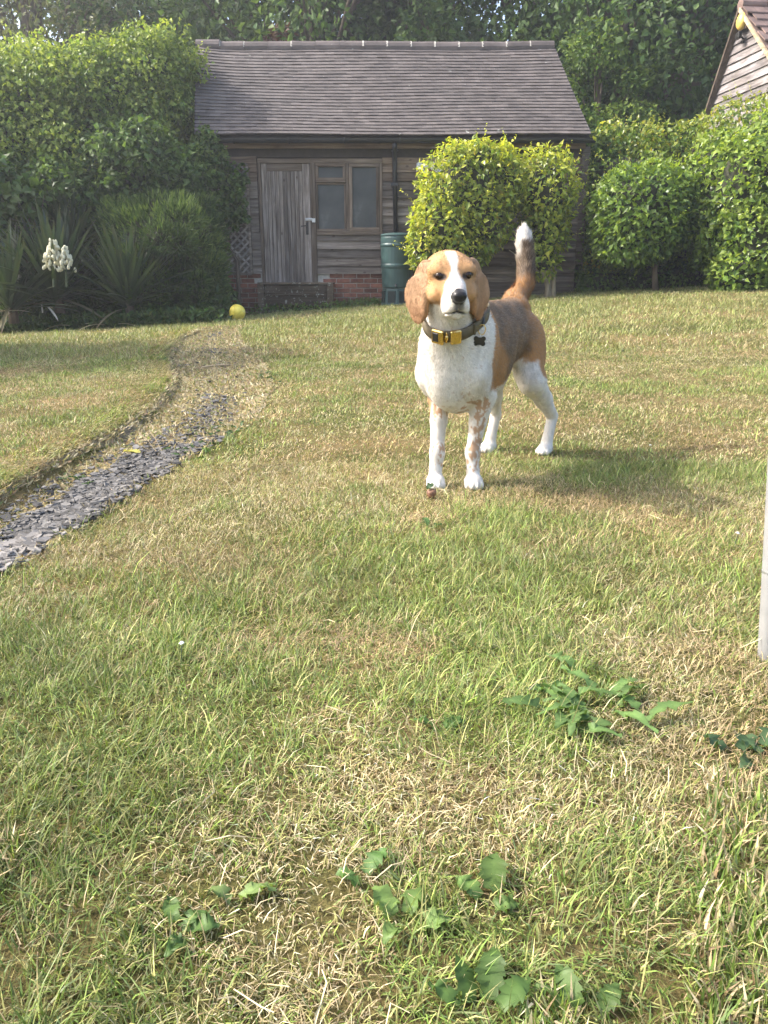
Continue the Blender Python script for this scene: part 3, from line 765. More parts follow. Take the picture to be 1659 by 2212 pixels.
for v in bm.verts: v.co *= 1 - 0.02 * max(0, v.co.z / rbll) - 0.012 * math.sin(v.co.x * 40)
bm.to_mesh(me); bm.free(); me.polygons.foreach_set('use_smooth', np.ones(len(me.polygons), bool)); me.materials.append(mat_ball())
tag(link('ball', me, None, (pb.x, pb.y + 0.05, pb.z + rbll * 0.93)), 'scuffed yellow ball lying in the grass left of the step', 'ball')

# ---- the barn gable at the right
d_ = Vector((-0.112, 0.994, 0)).normalized()
A = P(1612, 13, 13.5)
def onwall(u, v):
    d = ray(u, v); nrm = Vector((d_.y, -d_.x, 0)); t = (A - Vector((0, 0, CAM_H))).dot(nrm) / d.dot(nrm)
    return Vector((0, 0, CAM_H)) + d * t
Lb = onwall(1529, 264); Rb = onwall(1662, 92)
barn = empty('barn', (A.x, A.y, 0.3), 'weatherboarded barn gable with steep tiled roof above the hedge', 'barn')
def gpt(a, z): return Vector((A.x, A.y, 0)) + d_ * a + Vector((0, 0, z))
aL = (Lb - A).dot(d_); sL = (A.z - Lb.z) / aL
aR = (Rb - A).dot(d_); sR = (A.z - Rb.z) / aR           # aR < 0
zlow = 1.2
inn = Vector((0.06, 0, 0))
aLl, aRl = (A.z - zlow) / sL, (A.z - zlow) / sR
V = [gpt(0, A.z - 0.03) + inn, gpt(aLl, zlow) + inn, gpt(aLl, 0) + inn, gpt(aRl, 0) + inn, gpt(aRl, zlow) + inn]
V += [v + Vector((6, 0.7, 0)) for v in V]
gw = link('gable_wall', pymesh('gable_wall', [v - wloc(barn) for v in V], [(0, 1, 2, 3, 4), (9, 8, 7, 6, 5), (0, 5, 6, 1), (1, 6, 7, 2), (4, 9, 5, 0), (3, 8, 9, 4), (2, 7, 8, 3)], M_dark), barn, wloc(barn))
M_barnb = mat_wood('silvered_board', (0.12, 0.11, 0.112), (0.23, 0.215, 0.218), (0.34, 0.325, 0.33), axis=1)
bp_ = 0.125
ang = math.atan2(d_.y, d_.x) - math.pi / 2
for k in range(30):
    z1 = A.z - 0.10 - k * bp_; z0 = z1 - bp_
    if z0 < 1.3: break
    a0b, a1b = (A.z - z0 - 0.1) / sR, (A.z - z0 - 0.1) / sL; a0t, a1t = (A.z - z1 - 0.1) / sR, (A.z - z1 - 0.1) / sL
    n_ = Vector((d_.y, -d_.x, 0)) * -1
    V = [gpt(a0b, z0 - 0.015) + n_ * 0.035, gpt(a1b, z0 - 0.015) + n_ * 0.035, gpt(a1t, z1) + n_ * 0.008, gpt(a0t, z1) + n_ * 0.008]
    V += [v - n_ * 0.03 for v in V]
    c = (V[0] + V[1]) / 2
    link('board', pymesh('board', [v - c for v in V], [(0, 1, 2, 3), (7, 6, 5, 4), (0, 4, 5, 1), (1, 5, 6, 2), (2, 6, 7, 3), (3, 7, 4, 0)], M_barnb), gw, c)
n_ = Vector((d_.y, -d_.x, 0)) * -1
for aa, nm in ((aLl, 1), (aRl, 2)):
    MB().bar(gpt(0, A.z - 0.04) + n_ * 0.06, gpt(aa, zlow - 0.04) + n_ * 0.06, 0.05, 0.12, (1, 0, 0)).build('bargeboard', mat_wood('pale_bargeboard', (0.22, 0.18, 0.12), (0.36, 0.3, 0.21), (0.45, 0.38, 0.28), axis=1, knots=False) if nm == 2 else M_frame_v, barn)
M_btile = mat_tile('barn_tile_brown', (0.15, 0.10, 0.085), (0.4, 0.35, 0.25))
broof = empty('roof', wloc(barn)); broof.parent = barn; broof.location = (0, 0, 0)
back = Vector((6.5, 0.73, 0))
for sgn, aa in ((1, aLl), (-1, aRl)):
    o0, o1 = gpt(0, A.z + 0.03) + n_ * 0.1, gpt(aa, zlow + 0.03) + n_ * 0.1
    rows = 26
    if sgn > 0:
        V = [o0, o1, o1 + back, o0 + back]; V += [v - Vector((0, 0, 0.05)) for v in V]
        link('roof_slope', pymesh('roof_slope', [v - wloc(barn) for v in V], [(0, 1, 2, 3), (7, 6, 5, 4), (0, 4, 5, 1), (1, 5, 6, 2), (2, 6, 7, 3), (3, 7, 4, 0)], M_btile), broof, wloc(barn))
        continue
    for i in range(rows):
        for j in range(14):
            t0, t1 = i / rows, (i + 1.5) / rows
            s0 = (j + (0.5 if i % 2 else 0)) * 0.17; s1 = s0 + 0.166
            bk = back.normalized(); up = Vector((0, 0, 1)); lift = Vector((0, -0.02, 0.02))
            p00 = o0.lerp(o1, t1) + bk * s0 + lift * 1.2; p01 = o0.lerp(o1, t1) + bk * s1 + lift * 1.2
            p10 = o0.lerp(o1, t0) + bk * s0; p11 = o0.lerp(o1, t0) + bk * s1
            V = [p00, p01, p11, p10]; V += [v - Vector((0, 0, 0.02)) for v in V]; c = (p00 + p11) / 2
            if i < 14 and j < 7: link('roof_tile', pymesh('roof_tile', [v - c for v in V], [(0, 1, 2, 3), (7, 6, 5, 4), (0, 4, 5, 1), (1, 5, 6, 2), (2, 6, 7, 3), (3, 7, 4, 0)], M_btile), broof, c)
    V = [o0 + Vector((0, 0, -0.03)), o1 + Vector((0, 0, -0.03))]; V += [V[1] + back, V[0] + back]
    link('roof_slope', pymesh('roof_slope', [v - wloc(barn) for v in V], [(0, 1, 2, 3)], M_btile), broof, wloc(barn))
for k in range(5):
    a0 = gpt(0, A.z + 0.02) + n_ * 0.1 + back.normalized() * k * 0.4
    MB().tube([a0, a0 + back.normalized() * 0.39], 0.085, 12).build('ridge_tile', M_btile, broof)
# bulkhead light and flood light under the apex
c = onwall(1615, 47) + n_ * 0.10
lamp = empty('bulkhead_lamp', c, 'round yellow lamp under the barn gable apex', 'lamp')
M_yel = mat_simple('yellowed_lamp_lens', (0.72, 0.50, 0.13), 0.35, var=0.12)
bm = bmesh.new(); bmesh.ops.create_uvsphere(bm, u_segments=20, v_segments=12, radius=1); me = bpy.data.meshes.new('lens'); 
for v in bm.verts: v.co = Vector((v.co.x * 0.07, v.co.y * 0.105, v.co.z * 0.12))
bm.to_mesh(me); bm.free(); me.polygons.foreach_set('use_smooth', np.ones(len(me.polygons), bool)); me.materials.append(M_yel); link('lens', me, lamp, c)
MB().box((c.x + 0.03, c.y - 0.11, c.z - 0.12), (c.x + 0.075, c.y + 0.11, c.z + 0.12)).build('back_plate', M_frame_v, lamp, bevel=0.01)
c = onwall(1613, 77) + n_ * 0.10
fl = empty('flood_light', c, 'small black flood light on a bracket below the yellow lamp', 'light')
MB().box((c.x - 0.06, c.y - 0.06, c.z - 0.045), (c.x + 0.0, c.y + 0.06, c.z + 0.045)).build('lamp_head', M_iron, fl, bevel=0.008)
MB().tube([c, c + Vector((0.05, 0, -0.05)), c + Vector((0.11, 0, -0.05))], 0.014, 8).build('bracket', M_iron, fl)
MB().lathe(c + Vector((0.02, -0.05, -0.12)), [(0.02, 0), (0.032, 0.03), (0.02, 0.05)], 12).build('sensor', M_iron, fl)
# ================================================================== PLANTS
M_leaf = mat_leaf('leaf_mid', 0.35, 0.45, 0.38)
M_leaf_gloss = mat_leaf('leaf_glossy', 0.55, 0.32, 0.30)
M_leaf_sunny = mat_leaf('leaf_sunny', 0.5, 0.36, 0.45, (1.35, 1.3, 0.5))
M_leaf_far = mat_leaf('leaf_far', 0.25, 0.5, 0.35)
M_needle = mat_leaf('needle', 0.2, 0.6, 0.25)
def mat_bark(name, c):
    m, t, out = nt(name); L = t.links.new
    b = nd(t, 'ShaderNodeBsdfPrincipled', Roughness=0.9); tc = nd(t, 'ShaderNodeNewGeometry')
    mp = nd(t, 'ShaderNodeMapping'); mp.inputs['Scale'].default_value = (14, 14, 3); L(tc.outputs['Position'], mp.inputs[0])
    nz = nd(t, 'ShaderNodeTexNoise', Scale=1.0, Detail=6.0, Roughness=0.7); L(mp.outputs[0], nz.inputs['Vector'])
    r = ramp(t, [(0.3, [x * 0.5 for x in c]), (0.7, [x * 1.4 for x in c])]); L(nz.outputs['Fac'], r.inputs[0]); L(r.outputs[0], b.inputs['Base Color'])
    bp = nd(t, 'ShaderNodeBump', Strength=0.8, Distance=0.03); L(nz.outputs['Fac'], bp.inputs['Height']); L(bp.outputs[0], b.inputs['Normal'])
    L(b.outputs[0], out.inputs[0]); return m
M_bark = mat_bark('bark', (0.11, 0.085, 0.06))
M_bark_pale = mat_bark('pale_bark', (0.30, 0.25, 0.17))
M_core = mat_simple('dark_block_core', (0.03, 0.032, 0.016), 0.95, var=0.5, scale=12)  # dark solid hulls added inside crowns to block light and see-through gaps

def unit(a): return a / np.maximum(np.linalg.norm(a, axis=-1, keepdims=True), 1e-9)
def leafmesh(name, pos, tip, nrm, ln, wd, col, mat, fine=False, origin=(0, 0, 0), fold=0.22):
    """pos leaf base, tip direction, nrm face normal, ln length, wd width (arrays)"""
    n = len(pos); pos = pos - np.asarray(origin, float)
    tip = unit(tip); side = unit(np.cross(tip, nrm)); up = np.cross(side, tip)
    ln = np.asarray(ln).reshape(-1, 1); wd = np.asarray(wd).reshape(-1, 1)
    if fine:
        base = pos; mid = pos + tip * ln * 0.5 - up * wd * 0.0
        l = pos + tip * ln * 0.42 - side * wd * 0.5 + up * wd * fold; r = pos + tip * ln * 0.42 + side * wd * 0.5 + up * wd * fold
        tp = pos + tip * ln - up * ln * 0.13
        V = np.stack([base, l, r, mid, tp], 1).reshape(-1, 3); i = np.arange(n)[:, None] * 5
        F = np.concatenate([i + [[0, 3, 1]], i + [[0, 2, 3]], i + [[1, 3, 4]], i + [[3, 2, 4]]]); k = 5
    else:
        l = pos + tip * ln * 0.42 - side * wd * 0.5 + up * wd * fold; r = pos + tip * ln * 0.42 + side * wd * 0.5 + up * wd * fold
        V = np.stack([pos, r, pos + tip * ln, l], 1).reshape(-1, 3); i = np.arange(n)[:, None] * 4
        F = np.concatenate([i + [[0, 1, 2]], i + [[0, 2, 3]]]); k = 4
    return npmesh(name, V, F, mat, np.repeat(col, k, 0))
def rdir(r, n): return unit(r.randn(n, 3))
def jit(r, c, n, dv=0.25, dh=0.12):
    """n slightly different colours round c"""
    c = np.asarray(c)[None]; f = np.exp(r.randn(n, 1) * dv * 0.7); h = r.randn(n, 1) * dh
    return np.clip(c * f * np.concatenate([1 + h, 1 + 0 * h, 1 - h], 1), 0.005, 0.9)
def shell(r, ells, n, depth=0.3, lump=0.22, lscale=2.2, power=2.0, seed=0, cull=True):
    """points in the leafy outer layer of a union of (super)ellipsoids, with outward normals"""
    E = np.array(ells, float); w = (E[:, 3] * E[:, 4] + E[:, 4] * E[:, 5] + E[:, 3] * E[:, 5]); w /= w.sum()
    k = r.choice(len(E), n, p=w); d = rdir(r, n); c = E[k, :3]; rad = E[k, 3:6]
    if power != 2.0:
        s = (np.abs(d) ** power).sum(1, keepdims=True) ** (-1 / power); d2 = d * s
    else: d2 = d
    base = c + d2 * rad
    lum = (fbm(base + seed, lscale, 2) - 0.5) * 2
    q = 1 - depth * r.rand(n, 1) ** 1.7 + lump * lum[:, None]
    p = c + d2 * rad * q; nr = unit(d / rad)
    keep = np.ones(n, bool)
    if cull:
        for j in range(len(E)):
            ins = (((np.abs(p - E[j, :3]) / E[j, 3:6]) ** power).sum(1) < (0.62 ** power)) & (k != j)
            keep &= ~ins
    return p[keep], nr[keep], lum[keep], (1 - q[keep, 0])
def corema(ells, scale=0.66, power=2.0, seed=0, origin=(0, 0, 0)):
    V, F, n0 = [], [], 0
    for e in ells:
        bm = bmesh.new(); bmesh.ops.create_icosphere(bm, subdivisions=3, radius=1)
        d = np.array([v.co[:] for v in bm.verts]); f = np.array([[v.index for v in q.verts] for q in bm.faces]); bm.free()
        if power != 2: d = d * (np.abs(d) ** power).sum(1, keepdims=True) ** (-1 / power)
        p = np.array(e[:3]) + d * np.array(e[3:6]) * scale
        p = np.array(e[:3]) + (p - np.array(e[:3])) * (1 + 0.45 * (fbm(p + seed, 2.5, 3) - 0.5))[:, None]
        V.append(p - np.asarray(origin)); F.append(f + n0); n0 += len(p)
    return npmesh('light_block_core', np.concatenate(V), np.concatenate(F), M_core)
def clumpy(ells, m, seed, f0=0.24, f1=0.40, flat=0.85):
    """break big crown volumes up into many smaller leafy clumps sitting on their surface"""
    r = np.random.RandomState(seed); out = []
    E = np.array(ells)
    for e in E:
        g = (e[3] * e[4] * e[5]) ** (1 / 3)
        for k in range(m):
            d = rdir(r, 1)[0]; q = 0.55 + 0.42 * r.rand() ** 0.6; c = e[:3] + d * e[3:6] * q
            if any((((c - o[:3]) / o[3:6]) ** 2).sum() < 0.35 for o in E if o is not e): continue
            s = g * (f0 + (f1 - f0) * r.rand()); out.append((c[0], c[1], c[2], s * 1.1, s, s * flat))
    return out
def foliage(name, par, r, ells, n, ln, asp, cols, mat, depth=0.3, lump=0.2, lscale=2.2, power=2.0, fine=False, upb=0.3, droop=0.3, rnd=0.6, seed=0, core=0.62, spray=None, tipcol=None, core_ells=None, sprigs=0):
    """leaves through a crown; cols: list of (weight, colour); tipcol: outer and upper leaves, new growth with painted sunlight"""
    o = wloc(par)
    p, nr, lum, dp = shell(r, ells, n, depth, lump, lscale, power, seed)
    m = len(p)
    tip = unit(nr * 0.5 + rdir(r, m) * 0.8 + np.array([0, 0, -droop]))
    nm = unit(nr * 0.7 + rdir(r, m) * rnd + np.array([0, 0, upb]))
    if spray is not None: tip = unit(nr * spray + rdir(r, m) * 0.5 + np.array([0, 0, 0.35]))
    ws = np.array([c[0] for c in cols]); k = r.choice(len(cols), m, p=ws / ws.sum())
    cl = np.array([c[1] for c in cols])[k]; cl = cl * np.exp(r.randn(m, 1) * 0.2) * (1 + 0.35 * lum[:, None])  # hollows of the crown painted darker, humps lighter, as shade between clumps
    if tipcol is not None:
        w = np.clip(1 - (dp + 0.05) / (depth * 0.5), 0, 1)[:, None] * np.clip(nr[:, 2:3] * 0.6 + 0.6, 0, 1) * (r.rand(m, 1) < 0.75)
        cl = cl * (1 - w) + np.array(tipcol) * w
    cl = np.clip(cl, 0.004, 0.85)
    L_ = ln * (0.65 + 0.7 * r.rand(m))
    me = leafmesh(name, p, tip, nm, L_, L_ * asp * (0.8 + 0.4 * r.rand(m)), cl, mat, fine, o)
    ob = link(name, me, par, o)
    if sprigs:
        k = r.choice(len(p), sprigs); q0 = p[k]; dr = unit(nr[k] * 0.7 + rdir(r, sprigs) * 0.45 + np.array([0, 0, 0.55])); m8 = 9
        sl = ln * (2.0 + 2.2 * r.rand(sprigs, 1))
        P8 = np.concatenate([q0 + dr * sl * (j / m8) for j in range(m8)]); D8 = np.tile(dr, (m8, 1))
        t8 = unit(D8 * 0.5 + rdir(r, len(P8)) * 0.9); L8 = ln * (0.6 + 0.4 * r.rand(len(P8))) * np.repeat(1.05 - 0.07 * np.arange(m8), sprigs)
        base_c = np.array(tipcol if tipcol is not None else cols[0][1]); c8 = np.clip(base_c * np.exp(r.randn(len(P8), 1) * 0.22) * np.repeat(0.75 + 0.04 * np.arange(m8), sprigs)[:, None], 0.004, 0.85)
        tag(link('shoots', leafmesh('shoots', P8, t8, unit(rdir(r, len(P8)) * 0.7 + [0, -0.1, 0.8]), L8, L8 * asp, c8, mat, fine, o), par, o), kind='stuff')
    if core: tag(link('light_block_core', corema(core_ells or ells, core, power, seed, o), par, o), kind='stuff')
    return ob
def trunk(name, par, pts, rad, mat=None, n=8):
    return MB().tube(pts, rad, n).build(name, mat or M_bark, par, smooth=True)
def E_(u, v, Y, ru, rv, ry):
    """ellipsoid whose silhouette is ru x rv photograph px at that point"""
    c = P(u, v, Y); s = pxm(u, v, Y); return (c.x, c.y, c.z, ru / s, ry, rv / s)

r = np.random.RandomState(21)
# ---------------- clipped evergreen bush in front of the shed (two lobes, glossy leaves)
YBu = 11.9
bs = P(1180, 636, YBu)
bush = empty('clipped_bush', (bs.x, bs.y, bs.z), 'clipped bush with glossy yellow green leaves in front of the shed wall', 'bush')
EB = [E_(1012, 408, YBu, 108, 92, 0.55), E_(958, 478, YBu, 64, 92, 0.5), E_(1045, 470, YBu, 70, 70, 0.5), E_(985, 540, YBu, 78, 42, 0.4), E_(1085, 400, YBu, 45, 70, 0.45),
      E_(1180, 415, YBu + 0.1, 62, 92, 0.5), E_(1178, 500, YBu + 0.1, 50, 62, 0.42), E_(1175, 555, YBu + 0.05, 32, 46, 0.3), E_(915, 530, YBu, 34, 50, 0.4), E_(1030, 340, YBu, 60, 30, 0.4)]
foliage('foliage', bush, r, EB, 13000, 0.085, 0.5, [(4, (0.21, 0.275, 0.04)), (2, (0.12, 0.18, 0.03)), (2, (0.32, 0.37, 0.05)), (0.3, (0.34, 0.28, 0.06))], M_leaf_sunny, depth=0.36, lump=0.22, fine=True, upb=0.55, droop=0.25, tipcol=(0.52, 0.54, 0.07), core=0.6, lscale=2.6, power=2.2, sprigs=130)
lv_me = []
for k in range(5):
    c = np.array([[(0.24, 0.31, 0.04), (0.35, 0.40, 0.05), (0.16, 0.24, 0.034), (0.42, 0.42, 0.07), (0.21, 0.30, 0.04)][k]])
    lv_me.append(leafmesh('leaf', np.zeros((1, 3)), np.array([[0, 1., 0]]), np.array([[0, 0, 1.]]), [0.1], [0.052], c, M_leaf_sunny, True))
fr = np.random.RandomState(5)
p, nr, lum, dp = shell(fr, EB, 6000, 0.05, 0.16, 2.6, 2.6)
kf = np.where(nr[:, 1] < -0.15)[0][:300]
for i in kf:
    t = unit(nr[i] * 0.6 + fr.randn(3) * 0.5 + [0, 0, -0.25]); z_ = unit(nr[i] * 0.8 + fr.randn(3) * 0.35 + [0, 0, 0.5]); x_ = unit(np.cross(t, z_)); z_ = np.cross(x_, t)
    o = bpy.data.objects.new('leaf', lv_me[fr.randint(5)]); COL.objects.link(o); o.parent = bush
    s = 0.8 + 0.5 * fr.rand()
    o.matrix_local = Matrix.Translation(Vector(p[i] + nr[i] * 0.015) - wloc(bush)) @ Matrix(np.stack([x_, t, z_], 1).tolist()).to_4x4() @ Matrix.Diagonal((s, s, s, 1))
for pts, rad in (([(1192, 640), (1180, 605), (1160, 560), (1120, 510)], 0.045), ([(1181, 640), (1187, 600), (1190, 560), (1180, 470)], 0.05), ([(1196, 638), (1196, 590), (1200, 540)], 0.04), ([(1188, 600), (1160, 540), (1050, 460)], 0.03), ([(1170, 585), (1150, 575), (1100, 540)], 0.014)):
    trunk('trunk' if rad > 0.035 else 'branch', bush, [P(u, v, YBu + 0.02 * i) + Vector((0, 0, -0.06 if i == 0 else 0)) for i, (u, v) in enumerate(pts)], [rad * (1 - 0.25 * i) for i in range(len(pts))], M_bark_pale)

# ---------------- hedges on the right
def hedge(label, ells, n, ln, cols, tipcol, base, seed, mat=M_leaf_sunny, asp=0.58, name='hedge', cat='hedge', depth=0.3, core=0.72, fine=True, power=2.6):
    b = P(*base); h = empty(name, b, label, cat)
    foliage('foliage', h, np.random.RandomState(seed), ells, n, ln, asp, cols, mat, depth=depth, lump=0.13, power=power, fine=fine, upb=0.45, tipcol=tipcol, core=core, seed=seed, lscale=2.0, sprigs=n // 90)
    return h
GR = [(3, (0.11, 0.18, 0.032)), (2, (0.07, 0.125, 0.025)), (2, (0.17, 0.24, 0.042)), (0.25, (0.3, 0.24, 0.05))]
hb = hedge('long trimmed hedge with sunlit flat top running below the barn gable', [E_(1350, 430, 12.8, 95, 145, 0.6), E_(1480, 435, 12.65, 110, 155, 0.7), E_(1620, 420, 12.5, 130, 180, 0.8), E_(1380, 540, 12.8, 110, 80, 0.5), E_(1520, 560, 12.65, 100, 90, 0.5), E_(1740, 400, 12.4, 120, 215, 0.8), E_(1488, 470, 12.8, 60, 130, 0.4)],
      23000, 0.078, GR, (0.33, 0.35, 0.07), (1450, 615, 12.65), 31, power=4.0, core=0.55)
std = hedge('rounded clipped shrub on a single thin trunk left of the tall hedge', [E_(1382, 455, 11.6, 96, 92, 0.62), E_(1372, 510, 11.6, 84, 58, 0.55), E_(1440, 462, 11.7, 58, 82, 0.5)],
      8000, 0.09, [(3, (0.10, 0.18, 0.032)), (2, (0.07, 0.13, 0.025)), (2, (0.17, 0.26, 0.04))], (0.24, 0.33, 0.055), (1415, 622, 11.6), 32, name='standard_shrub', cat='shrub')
trunk('trunk', std, [P(1416, 628, 11.6), P(1414, 590, 11.6), P(1416, 540, 11.6)], [0.05, 0.042, 0.035])
hr = hedge('near leafy hedge at the right frame edge with large soft leaves down to the lawn', [E_(1548, 385, 11.9, 66, 88, 0.5), E_(1600, 440, 11.5, 95, 130, 0.75), E_(1640, 530, 11.3, 105, 105, 0.8), E_(1700, 400, 11.4, 120, 160, 0.9), E_(1570, 500, 11.5, 68, 85, 0.5), E_(1600, 590, 11.0, 62, 38, 0.4), E_(1760, 520, 11.0, 130, 130, 0.9)],
      19000, 0.086, [(3, (0.13, 0.21, 0.036)), (2, (0.08, 0.14, 0.03)), (2, (0.20, 0.29, 0.05))], (0.29, 0.37, 0.065), (1620, 630, 11.3), 33, asp=0.72)
hedge('dark low undergrowth between the shed corner and the clipped shrub', [E_(1300, 560, 12.9, 60, 80, 0.3), E_(1310, 610, 12.6, 60, 30, 0.3), E_(1470, 600, 12.3, 70, 38, 0.3), E_(1390, 610, 12.4, 60, 25, 0.25), E_(1290, 440, 13.0, 40, 130, 0.3)], 5200, 0.075, [(3, (0.07, 0.12, 0.03)), (2, (0.10, 0.16, 0.035))], (0.14, 0.21, 0.045), (1390, 625, 13.0), 34, name='undergrowth', cat='undergrowth', mat=M_leaf)

# ---------------- trees beyond
def make_tree(seed, h, rad, nclump, nleaf, ln, cols, tipcol, name, low=0.12, asp=0.62):
    r = np.random.RandomState(seed)
    root = empty(name, (0, 0, 0))
    top = Vector((r.randn() * 0.3, r.randn() * 0.3, h * 0.85))
    trunk('trunk', root, [Vector((0, 0, -0.4)), Vector((r.randn() * 0.1, 0, h * 0.3)), top * 0.65, top], [0.03 * h, 0.024 * h, 0.015 * h, 0.004 * h])
    mb = MB(); cl = []
    for k in range(nclump):
        t = low + (1 - low) * r.rand() ** 0.8; a = r.rand() * 6.283
        env = rad * (math.sin(math.pi * min(1, 0.16 + 0.84 * t) ** 0.9) ** 0.6) * (0.75 + 0.35 * r.rand())
        rr = env * (0.35 + 0.65 * r.rand() ** 0.45)
        c = Vector((math.cos(a) * rr, math.sin(a) * rr, h * t)); s = rad * (0.20 + 0.16 * r.rand())
        cl.append((c.x, c.y, c.z, s * 1.1, s * 1.1, s * 0.75))
        b0 = top * max(0.15, (t - 0.22))
        mb.tube([b0, b0.lerp(c, 0.55) + Vector((0, 0, 0.12 * rr)), c], [0.009 * h * (1 - t * 0.6), 0.006 * h * (1 - t * 0.5), 0.002 * h], 5, False)
    mb.build('limbs', M_bark, root, smooth=True)
    foliage('crown', root, r, cl, nleaf, ln, asp, cols, M_leaf_far, depth=0.75, lump=0.25, lscale=1.2, tipcol=tipcol, core=0, rnd=0.8, upb=0.4, seed=seed)
    return root
def copy_tree(o, par=None):
    c = o.copy(); COL.objects.link(c)
    if par: c.parent = par
    for ch in list(o.children): copy_tree(ch, c)
    return c
DK = [(3, (0.075, 0.125, 0.04)), (2, (0.052, 0.09, 0.032)), (1, (0.105, 0.16, 0.048))]
LT = [(3, (0.085, 0.145, 0.03)), (2, (0.055, 0.105, 0.025)), (1, (0.13, 0.19, 0.04))]
TW = [(3, (0.10, 0.13, 0.06)), (2, (0.13, 0.14, 0.08)), (1, (0.17, 0.18, 0.09))]
protos = {'dark': make_tree(41, 11, 3.6, 70, 28000, 0.155, DK, (0.13, 0.19, 0.055), 'oak_tree', asp=0.7),
          'dark2': make_tree(42, 12.5, 3.2, 66, 28000, 0.155, DK, (0.11, 0.17, 0.055), 'woodland_tree', asp=0.7),
          'light': make_tree(43, 7.5, 2.4, 50, 18000, 0.135, LT, (0.18, 0.24, 0.045), 'hazel_tree', asp=0.75),
          'grey': make_tree(44, 10, 3.2, 50, 15000, 0.14, TW, (0.2, 0.21, 0.1), 'ash_tree', low=0.2, asp=0.5),
          'red': make_tree(45, 6.0, 1.2, 22, 4500, 0.15, [(3, (0.10, 0.045, 0.03)), (1, (0.14, 0.07, 0.04))], (0.16, 0.08, 0.05), 'copper_tree', asp=0.6)}
used = {}
def plant(kind, u, Y, s, rz, label, group='trees of the wood behind the shed', sz=1.0):
    o = protos[kind] if kind not in used else copy_tree(protos[kind])
    used[kind] = 1
    x = (u - CU) / FPX / ray(u, 400).y * Y
    o.location = (x, Y, float(z_base(x, 13))); o.rotation_euler = (0, 0, rz); o.scale = (s, s, s * sz)
    tag(o, label, 'tree', group); return o
WD = [('dark', 690, 19.0, 0.95, 0.3, 'dark oak rising behind the shed roof left of centre'),
      ('dark2', 930, 20.0, 0.95, 1.2, 'tall dark tree behind the middle of the shed ridge'),
      ('dark', 1130, 19.5, 0.9, 2.2, 'dark tree behind the shed ridge just left of the sky gap'),
      ('dark2', 1300, 18.0, 0.88, 4.0, 'big dense dark tree filling the space between shed and barn'),
      ('dark', 1470, 17.8, 0.86, 5.1, 'dark bushy oak directly left of the barn gable'),
      ('dark2', 1640, 21.0, 1.0, 0.7, 'dark tree crown showing over the barn ridge'),
      ('dark', 560, 22.0, 1.05, 3.5, 'far dark tree over the left end of the shed ridge'),
      ('dark2', 380, 21.0, 0.95, 2.6, 'far dark tree behind the bright hazel'),
      ('grey', 120, 17.5, 0.85, 0.5, 'pale greyish twiggy tree at the upper left corner'),
      ('grey', -60, 18.5, 0.9, 2.5, 'pale thin tree beyond the left frame edge'),
      ('light', 1265, 15.6, 0.56, 1.0, 'light green young tree growing beside the right end of the shed roof'),
      ('dark', 1400, 24.0, 1.1, 1.9, 'far dark tree between the two nearer crowns by the barn'),
      ('dark2', 820, 25.0, 1.1, 5.5, 'far tree filling the wood behind the shed ridge'),
      ('dark', 1820, 19.0, 1.0, 4.4, 'dark tree standing behind the barn roof'),
      ('dark2', 200, 24.0, 1.05, 0.2, 'far dark tree behind the pale twiggy one'),
      ('red', 615, 17.2, 0.85, 0.3, 'small reddish brown leaved tree peeping over the shed ridge')]
for k_, u, Y, s, rz, lb in WD: plant(k_, u, Y, s, rz, lb)

# far wood as one mass
fw = np.random.RandomState(50)
ells = [(x + fw.randn(), 34 + fw.rand() * 6 + abs(x) * 0.05, 2.5 + fw.rand() * 1.2, 3.6, 2.5, 4.0 + 2.0 * fw.rand()) for x in np.arange(-36, 37, 3.2)]
p, nr, lum, dp = shell(fw, ells, 34000, 0.4, 0.2, 0.8)
cl = jit(fw, (0.045, 0.08, 0.028), len(p), 0.4); L_ = 0.25 + 0.15 * fw.rand(len(p))
tag(link('far_wood', leafmesh('far_wood', p, unit(nr + rdir(fw, len(p))), unit(nr + rdir(fw, len(p)) * 0.7), L_, L_ * 0.7, cl, M_leaf_far)), 'dense dark mass of trees at the back of the garden', 'woodland', kind='stuff')

# ---------------- big leafy shrubs on the left
def shrub(label, ells, n, ln, cols, tipcol, base, seed, name='shrub', asp=0.75, mat=M_leaf, depth=0.6, core=0.42, lump=0.42, cat='shrub', stems=6, power=2.0, lscale=1.6, clumps=12):
    b = P(*base); h = empty(name, b, label, cat); rr = np.random.RandomState(seed)
    foliage('inner_foliage', h, rr, ells, int(n * 0.55), ln, asp, cols, mat, depth=0.55, lump=0.4, fine=True, upb=0.35, droop=0.4, tipcol=tipcol, core=0, seed=seed + 1, lscale=1.7)
    foliage('foliage', h, rr, clumpy(ells, clumps, seed) if clumps else ells, int(n * 0.62), ln, asp, cols, mat, depth=0.95, lump=0.25, fine=True, upb=0.35, droop=0.4, tipcol=tipcol, core=core, seed=seed, lscale=3.0, power=power, core_ells=ells, sprigs=n // 130)
    for k in range(stems):
        e = ells[rr.randint(len(ells))]; c = Vector(e[:3]) + Vector(rr.randn(3) * 0.2)
        q = b + Vector((rr.randn() * 0.15, rr.randn() * 0.1, -0.1)); mid = q.lerp(c, 0.5) + Vector((rr.randn() * 0.1, rr.randn() * 0.1, 0.15))
        trunk('stem', h, [q, mid, c], [0.045, 0.03, 0.012], n=6)
    return h
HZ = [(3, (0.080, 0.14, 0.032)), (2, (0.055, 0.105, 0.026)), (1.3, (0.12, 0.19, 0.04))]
HZL = [(3, (0.15, 0.22, 0.045)), (2, (0.10, 0.16, 0.038)), (1.5, (0.22, 0.29, 0.06))]
